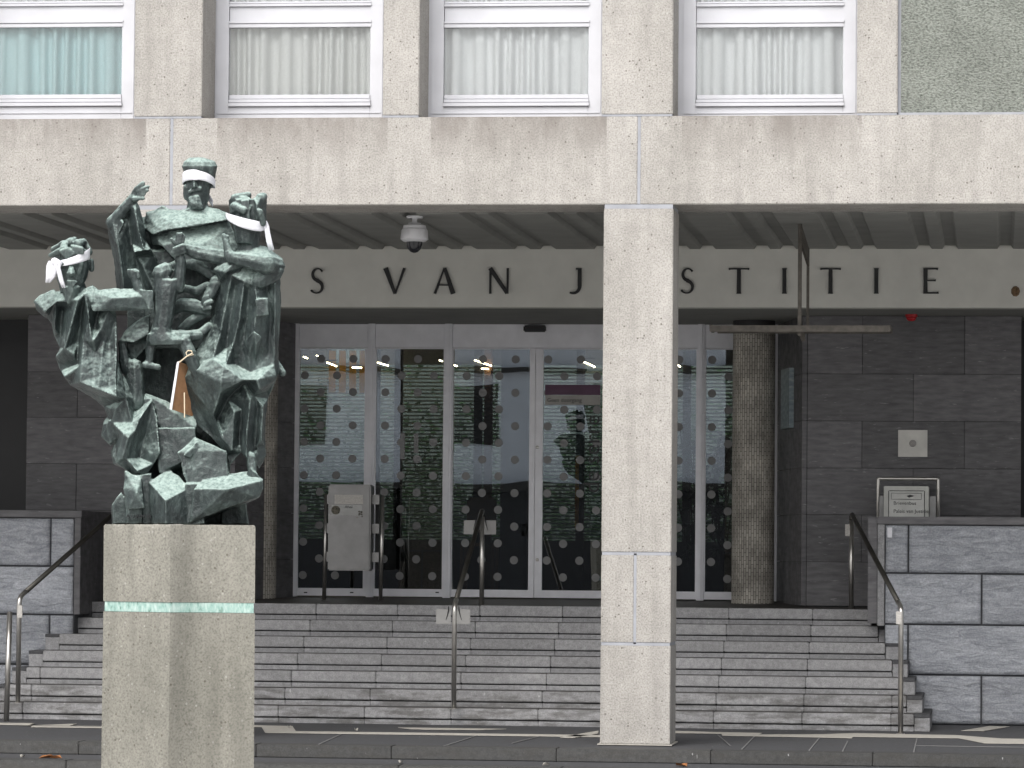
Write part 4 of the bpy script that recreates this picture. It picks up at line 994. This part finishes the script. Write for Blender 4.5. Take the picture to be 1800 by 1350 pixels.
# ---- child in the middle
b = B()
caps(b, 283,481,-42,16, 290,476,-40,15); chunk(b, [(272,486,-50),(298,485,-52),(285,497,-54),(272,500,-44),(302,498,-44),(288,500,-30)])
stack(b, [(293,491,24,14),(291,512,22,18),(288,552,17,15),(284,575,17,15),(283,592,22,18)], -42)
caps(b, 314,505,-40,11, 318,462,-42,10); caps(b, 318,462,-42,10, 314,430,-46,6.5)
for q in ((311,428,-48,5.5,312,411,-50,3.4),(316,427,-48,5.5,319,410,-50,3.4),(320,428,-48,4.5,324,415,-48,3.2),(309,430,-48,5,301,420,-52,3.6)): caps(b, *q)
stack(b, [(284,586,25,19),(292,598,36,22),(292,606,32,20)], -40)
caps(b, 324,600,-38,14, 334,626,-42,13); caps(b, 334,626,-42,13, 347,656,-36,10); caps(b, 306,592,-40,12, 350,590,-18,9)
caps(b, 266,605,-32,9, 262,636,-30,8); caps(b, 255,641,-34,6.5, 277,645,-32,6)
cast(b, 'child_figure', big=.012)

# ---- robed woman on the right
b = B()
stack(b, [(436,350,31,27),(436,376,33,30),(437,404,27,26)], -12, 8); chunk(b, [(402,352,-10),(409,343,-20),(440,346,-30),(442,368,-44),(408,372,-38),(403,384,-12),(420,341,10)])
chunk(b, [(446,349,-36),(462,339,-20),(469,352,-8),(469,392,-10),(450,388,-44),(452,360,-46),(455,345,16),(466,388,16)])
chunk(b, [(424,352,-40),(438,350,-44),(440,392,-46),(424,392,-40),(430,360,0)]); caps(b, 412,349,-22,8, 436,343,-10,7); caps(b, 458,349,-24,9, 464,346,0,7); caps(b, 410,362,-32,7, 428,370,-44,6); caps(b, 456,372,-44,6, 462,392,-36,7)
stack(b, [(432,398,23,23),(431,428,17,18)], -14); chunk(b, [(402,378,-20),(416,376,-36),(412,400,-30),(418,424,-26),(414,408,0)])
stack(b, [(437,405,21,20),(437,438,20,20),(442,452,34,26)], -6)
chunk(b, [(396,457,-36),(440,430,-8),(466,432,2),(498,455,-6),(499,470,-14),(402,464,-52),(494,458,26),(436,442,46),(480,456,-56),(488,480,-20)])
caps(b, 406,452,-52,11, 468,464,-56,18); caps(b, 468,464,-56,18, 486,468,-22,16); caps(b, 480,476,-30,20, 456,494,-36,15)
caps(b, 404,452,-52,10, 398,430,-48,6.5); caps(b, 398,430,-48,6.5, 393,414,-46,3.4); caps(b, 400,430,-46,5, 400,416,-44,3)
caps(b, 394,452,-22,15, 346,444,-34,13); caps(b, 346,444,-34,13, 320,434,-46,8)
for q in ((322,432,-54,5,306,437,-58,3.6),(322,437,-54,5,304,443,-56,3.6),(324,442,-52,5,306,449,-54,3.4)): caps(b, *q)
chunk(b, [(374,474,-24),(393,456,-24),(412,463,-54),(428,467,-46),(396,479,-54),(384,494,-18),(402,500,-12),(400,470,20)])
relief(b, [(384,490,-10),(392,468,-20),(425,466,-30),(460,480,-30),(492,482,-5),(494,530,0),(492,575,2),(490,630,4),(488,662,0),(472,700,10),(466,740,12),(467,785,8),(452,800,0),(440,815,-15),(424,795,-14),(404,818,-12),(398,800,-12),(378,775,-10),(345,745,0),(330,705,-5),(318,668,-20),(332,640,-10),(356,600,0),(372,560,5),(382,520,0)],
       [[(407,484,-44),(398,530,-32),(386,590,-38),(374,630,-50)], [(415,500,-26),(405,560,-22),(398,612,-20)], [(429,496,-48),(421,560,-46),(411,600,-44),(397,641,-58)], [(437,510,-30),(434,560,-28),(425,615,-28)],
        [(447,500,-42),(452,530,-50),(446,590,-56),(437,628,-34)], [(468,500,-20),(476,560,-16),(472,620,-18)], [(484,500,-26),(484,560,-22),(482,640,-20)],
        [(318,668,-20),(345,651,-48),(393,643,-68)], [(393,643,-68),(388,690,-68),(375,728,-44),(330,676,-24)], [(393,643,-68),(428,668,-66)], [(389,673,-78),(428,668,-66)], [(428,672,-20),(400,700,-10),(382,738,-8)],
        [(412,640,-22),(440,655,-30),(452,668,-60),(485,660,-28)], [(452,668,-60),(456,684,-56),(484,668,-22)], [(446,696,-10),(470,688,2)],
        [(440,702,-38),(434,760,-42),(433,803,-40)], [(452,720,-6),(447,790,-4)], [(425,720,-12),(421,778,-10)], [(412,725,-32),(408,790,-34)], [(362,715,-34),(392,772,-32)], [(345,712,-10),(372,762,-6)], [(462,715,-14),(460,772,-20)]], 78)
slabc(b, [(449,526),(470,524),(472,553),(451,556)], -66, -10)
chunk(b, [(436,592,-44),(447,583,-58),(460,592,-52),(450,606,-52),(448,640,-24),(440,600,-10),(460,605,-10)])
caps(b, 484,637,12,8, 497,656,8,7)
caps(b, 441,803,-26,9, 444,830,-30,9); chunk(b, [(431,838,-28),(438,822,-36),(452,831,-48),(457,840,-46),(436,844,-40),(440,840,0),(450,828,-4)])
chunk(b, [(455,772,-6),(466,768,4),(468,800,8),(448,814,-8),(455,826,12),(462,812,36),(458,780,40)])
cast(b, 'robed_figure')

# ---- bearded man on the left
b = B()
stack(b, [(128,440,25,24),(128,468,30,28),(126,494,25,25),(122,513,16,17)], -32)
for q in ((89,449,-44,4,113,437,-60,5.5),(93,438,-34,5,112,428,-42,6),(112,433,-54,7,121,424,-36,6),(123,426,-44,8,132,420,-32,5),(137,428,-52,8,147,424,-32,6),(150,430,-30,6,155,443,-30,8),(100,444,-20,9,104,470,-22,9)): caps(b, *q)
slabc(b, [(104,441),(120,435),(131,446),(118,457)], -68, -40); slabc(b, [(124,431),(146,435),(147,446),(130,447)], -66, -36)
caps(b, 160,460,-18,6, 161,473,-18,5.5)
chunk(b, [(121,462,-62),(116,481,-70),(133,482,-70),(124,487,-58),(130,464,-60),(125,482,-78)])
caps(b, 108,464,-60,5, 142,463,-58,5); caps(b, 140,470,-54,7, 137,478,-54,6); caps(b, 110,474,-52,7, 108,484,-50,6)
chunk(b, [(116,493,-60),(138,494,-62),(129,504,-68),(121,508,-58),(126,492,-68),(126,500,-40)])
chunk(b, [(110,503,-52),(142,502,-52),(128,508,-66),(118,534,-54),(130,530,-52),(125,540,-44),(112,515,-30),(138,515,-30)]); caps(b, 130,500,-24,20, 132,526,-20,24)
chunk(b, [(60,530,-14),(68,519,-12),(96,508,-20),(98,532,-44),(79,548,-40),(76,557,-10),(64,546,6),(95,520,30),(90,562,10)])
chunk(b, [(152,512,-40),(200,507,-44),(246,508,-48),(264,521,-52),(268,545,-50),(240,542,-60),(205,538,-68),(163,548,-66),(156,520,-20),(250,516,-22),(262,540,-24),(200,524,-72),(240,522,-64)])
caps(b, 247,518,-48,10, 237,486,-46,8.5); stack(b, [(235,488,8,8),(233,478,11,10),(232,473,9,8)], -46); caps(b, 242,478,-54,4, 243,486,-54,4)
chunk(b, [(247,508,-60),(270,510,-56),(269,544,-56),(261,546,-60),(250,520,-30),(268,520,-30)])
chunk(b, [(149,508,-46),(163,500,-40),(172,506,-38),(160,532,-64),(176,530,-50),(154,536,-34)])
relief(b, [(97,512,-20),(150,508,-30),(175,512,-35),(203,538,-25),(206,590,-22),(207,630,-22),(214,658,-18),(228,674,-12),(250,690,-6),(268,702,-15),(276,735,-20),(283,796,-30),(270,815,-32),(256,838,-38),(232,832,-35),(200,816,-20),(196,800,-10),(204,776,-5),(194,784,0),(178,768,-5),(182,745,-2),(190,735,0),(182,715,0),(160,697,0),(122,676,-5),(106,652,-10),(98,627,-15),(105,611,-15),(96,592,-10),(90,568,-10),(78,552,-8),(66,537,-8)],
       [[(146,598,-52),(143,640,-64),(140,672,-72)], [(140,672,-72),(170,684,-76),(204,697,-78)], [(204,545,-32),(205,620,-50),(204,697,-78)], [(146,683,-22),(176,695,-24),(208,705,-22)],
        [(150,516,-58),(156,560,-60),(163,600,-66)], [(190,545,-48),(176,580,-54),(163,600,-66)], [(172,548,-28),(165,580,-30)], [(137,528,-62),(123,580,-54),(113,612,-48),(131,625,-42)],
        [(145,535,-28),(138,598,-20),(135,640,-24)], [(98,530,-42),(96,578,-40)], [(109,545,-12),(106,590,-14)], [(100,626,-26),(124,630,-34)], [(108,640,-12),(122,645,-12)], [(110,664,-44),(136,648,-50)],
        [(182,596,-44),(176,660,-68)], [(168,620,-48),(165,665,-64)], [(192,600,-36),(192,680,-66)], [(211,650,-34),(222,700,-46),(233,742,-42)], [(240,700,-12),(238,722,-10)],
        [(268,702,-15),(246,735,-50),(238,756,-56),(222,806,-58)], [(273,706,-30),(281,795,-44)], [(262,735,-14),(254,770,-18),(246,805,-24)], [(216,762,-60),(204,813,-54)], [(241,828,-62),(222,806,-58),(204,813,-54)], [(196,742,-30),(201,722,-34)], [(225,770,-66),(214,806,-62)]], 62)
chunk(b, [(190,738,-24),(178,766,-12),(192,781,-16),(206,770,-20),(203,745,-30),(195,760,20),(205,740,20)])
chunk(b, [(256,690,-4),(345,728,8),(345,752,-14),(282,752,-14),(262,700,70),(345,752,80)])
cast(b, 'bearded_figure')

# ---- bronze rocks under their feet
b = B()
chunk(b, [(220,828,-48),(248,840,-60),(254,893,-76),(224,896,-70),(218,860,-60),(240,866,-78),(222,835,0),(250,890,0)]); chunk(b, [(226,893,-60),(250,893,-60),(250,921,-58),(222,921,-56),(226,893,20),(250,921,20)])
slabc(b, [(199,921),(198,888),(213,866),(224,884),(224,921)], -34, 40)
slabc(b, [(221,836),(266,832),(268,921),(221,921)], -54, 60)
chunk(b, [(261,846,-54),(300,825,-22),(334,857,-54),(291,880,-92),(266,921,-60),(291,921,-92),(333,921,-58),(300,921,50),(300,830,50)])
chunk(b, [(340,860,-74),(400,860,-84),(456,846,-66),(463,842,-50),(463,856,-56),(457,873,-58),(428,874,-66),(334,918,-66),(368,836,-30),(440,829,-20),(456,840,44),(345,918,44),(450,876,44)])
slabc(b, [(392,868),(430,868),(437,921),(390,921)], 4, 66); slabc(b, [(326,850),(350,850),(360,921),(326,921)], -60, 60)
slabc(b, [(224,800),(400,800),(405,921),(224,921)], 26, 92)
chunk(b, [(274,752,-18),(342,752,-22),(346,800,-26),(280,832,-30),(274,752,70),(342,752,70),(340,830,60)])
chunk(b, [(312,796,-44),(344,770,-24),(352,776,-30),(398,792,-34),(402,850,-40),(330,856,-50),(350,780,60),(398,850,60)])
chunk(b, [(322,800,-52),(346,775,-34),(350,784,-36),(334,806,-48),(340,800,0)])
slabc(b, [(226,600),(400,600),(405,830),(226,830)], 98, 116)
cast(b, 'rock_base', big=.022)
text('A LOUM ER 73', .034, statue, 'signature', simple('incised shadow', (.02,.022,.024), .8).m, S(250, 908, -64), ext=.008)

# ---- strips of white cloth tied round the three heads
def ribbon(b, pts, th=1.2):                 # pts: (x, y_top, y_bottom, d)
    r_ = random.Random(len(pts)); A, C = [], []
    rows = 5; g = []
    for i, (x, yt, yb, d) in enumerate(pts):
        g.append([b.bm.verts.new(S(x, yt+(yb-yt)*j/(rows-1), d - (1.6*math.sin(i*.9+j*2.1) if 0 < j < rows-1 else 0))) for j in range(rows)])
    for i in range(len(g)-1):
        for j in range(rows-1): b.bm.faces.new((g[i][j], g[i][j+1], g[i+1][j+1], g[i+1][j]))
def band(fun, n_=40):
    b = B(); ribbon(b, [fun(2*math.pi*i/n_) for i in range(n_+1)]); return b
def strip(b, pts): ribbon(b, pts)
def cloth(b, name, label):
    o = b.build(name, CLOTH, None, smooth=True, fix=False)
    m = o.modifiers.new('s', 'SOLIDIFY'); m.thickness = .004; m.offset = 0
    return tag(o, label, 'blindfold', 'white blindfolds on the statue')
def tail(b, pts):                           # (x_left, x_right, y, d) rows down
    g = [[b.bm.verts.new(S(x0+(x1-x0)*j/4, y+ (1.5 if j % 2 else 0), d-(2.0 if j in (1, 3) else 0))) for j in range(5)] for x0, x1, y, d in pts]
    for i in range(len(g)-1):
        for j in range(4): b.bm.faces.new((g[i][j], g[i][j+1], g[i+1][j+1], g[i+1][j]))
def f1(a):
    c, s_ = math.cos(a), math.sin(a); fr_ = max(0, s_); yc = 320+4.5*c-12*fr_
    h = 8.2 + (1.0 if c < 0 else -1.5*c); return (349.5+28.5*c, yc-h, yc+h, 40-33*s_)
b = band(f1); strip(b, [(366,338,352,66),(370,345,358,66),(374,352,364,64)]); cloth(b, 'blindfold', 'white cloth blindfold round the head of the tall capped figure')
def f2(a):
    c, s_ = math.cos(a), math.sin(a); fr_ = max(0, s_); yc = 387+9.5*c+6*fr_
    h = 3.5 + 5.5*fr_ + 1.5*max(0, c); return (432+35*c, yc-h, yc+h, -12-38*s_)
b = band(f2)
tail(b, [(460,469,388,-30),(464,473,398,-32),(466,475,410,-31),(468,478,424,-29),(472,482,439,-26)])
cloth(b, 'blindfold', 'white cloth blindfold with a hanging tail on the right robed figure')
def f3(a):
    c, s_ = math.cos(a), math.sin(a); fr_ = max(0, s_); yc = 453.5-9*c+5*fr_
    h = 6.5+2.6*c; return (126+32*c, yc-h, yc+h, -32-36*s_)
b = band(f3)
tail(b, [(86,104,458,-66),(82,103,466,-68),(81,101,478,-66),(81,98,486,-64),(80,89,496,-62)])
tail(b, [(92,108,460,-70),(98,106,470,-71),(101,109,482,-70),(104,112,494,-68),(109,115.5,505,-66)])
caps(b, 96,460,-67,7, 103,463,-67,6)
cloth(b, 'blindfold', 'white cloth blindfold with a large bow on the left bearded figure')
# ---- board hanging on a string
t = thing('cardboard_sign', S(325, 728, -20), 'brown cardboard sign hanging on a string between the bronze figures', 'sign')
q = [(314,636,-46),(352,650,24),(356,738,24),(300,719,-46)]
b = B(); b.solid([S(*p) for p in q], [S(p[0]+1.5, p[1], p[2]+6) for p in q]); b.build('board', CARD, t)
b = B(); b.solid([S(x, y, d) for x, y, d in ((311,636,-47),(315,635,-49),(302,720,-49),(298,719,-47))], [S(x+1, y, d+8) for x, y, d in ((311,636,-47),(315,635,-49),(302,720,-49),(298,719,-47))]); b.build('painted_edge', CARDE, t)
b = B(); b.tube([S(315,637,-52), S(330,625,-58), S(338,621,-58), S(337,617,-58), S(331,616,-58), S(327,620,-58), S(329,626,-58), S(340,623,-54)], .0045, 6); b.build('string', STRING, t); B().tube([S(324,690,-54), S(324.5,734,-52)], .004, 6).build('loose_string', STRING, t)
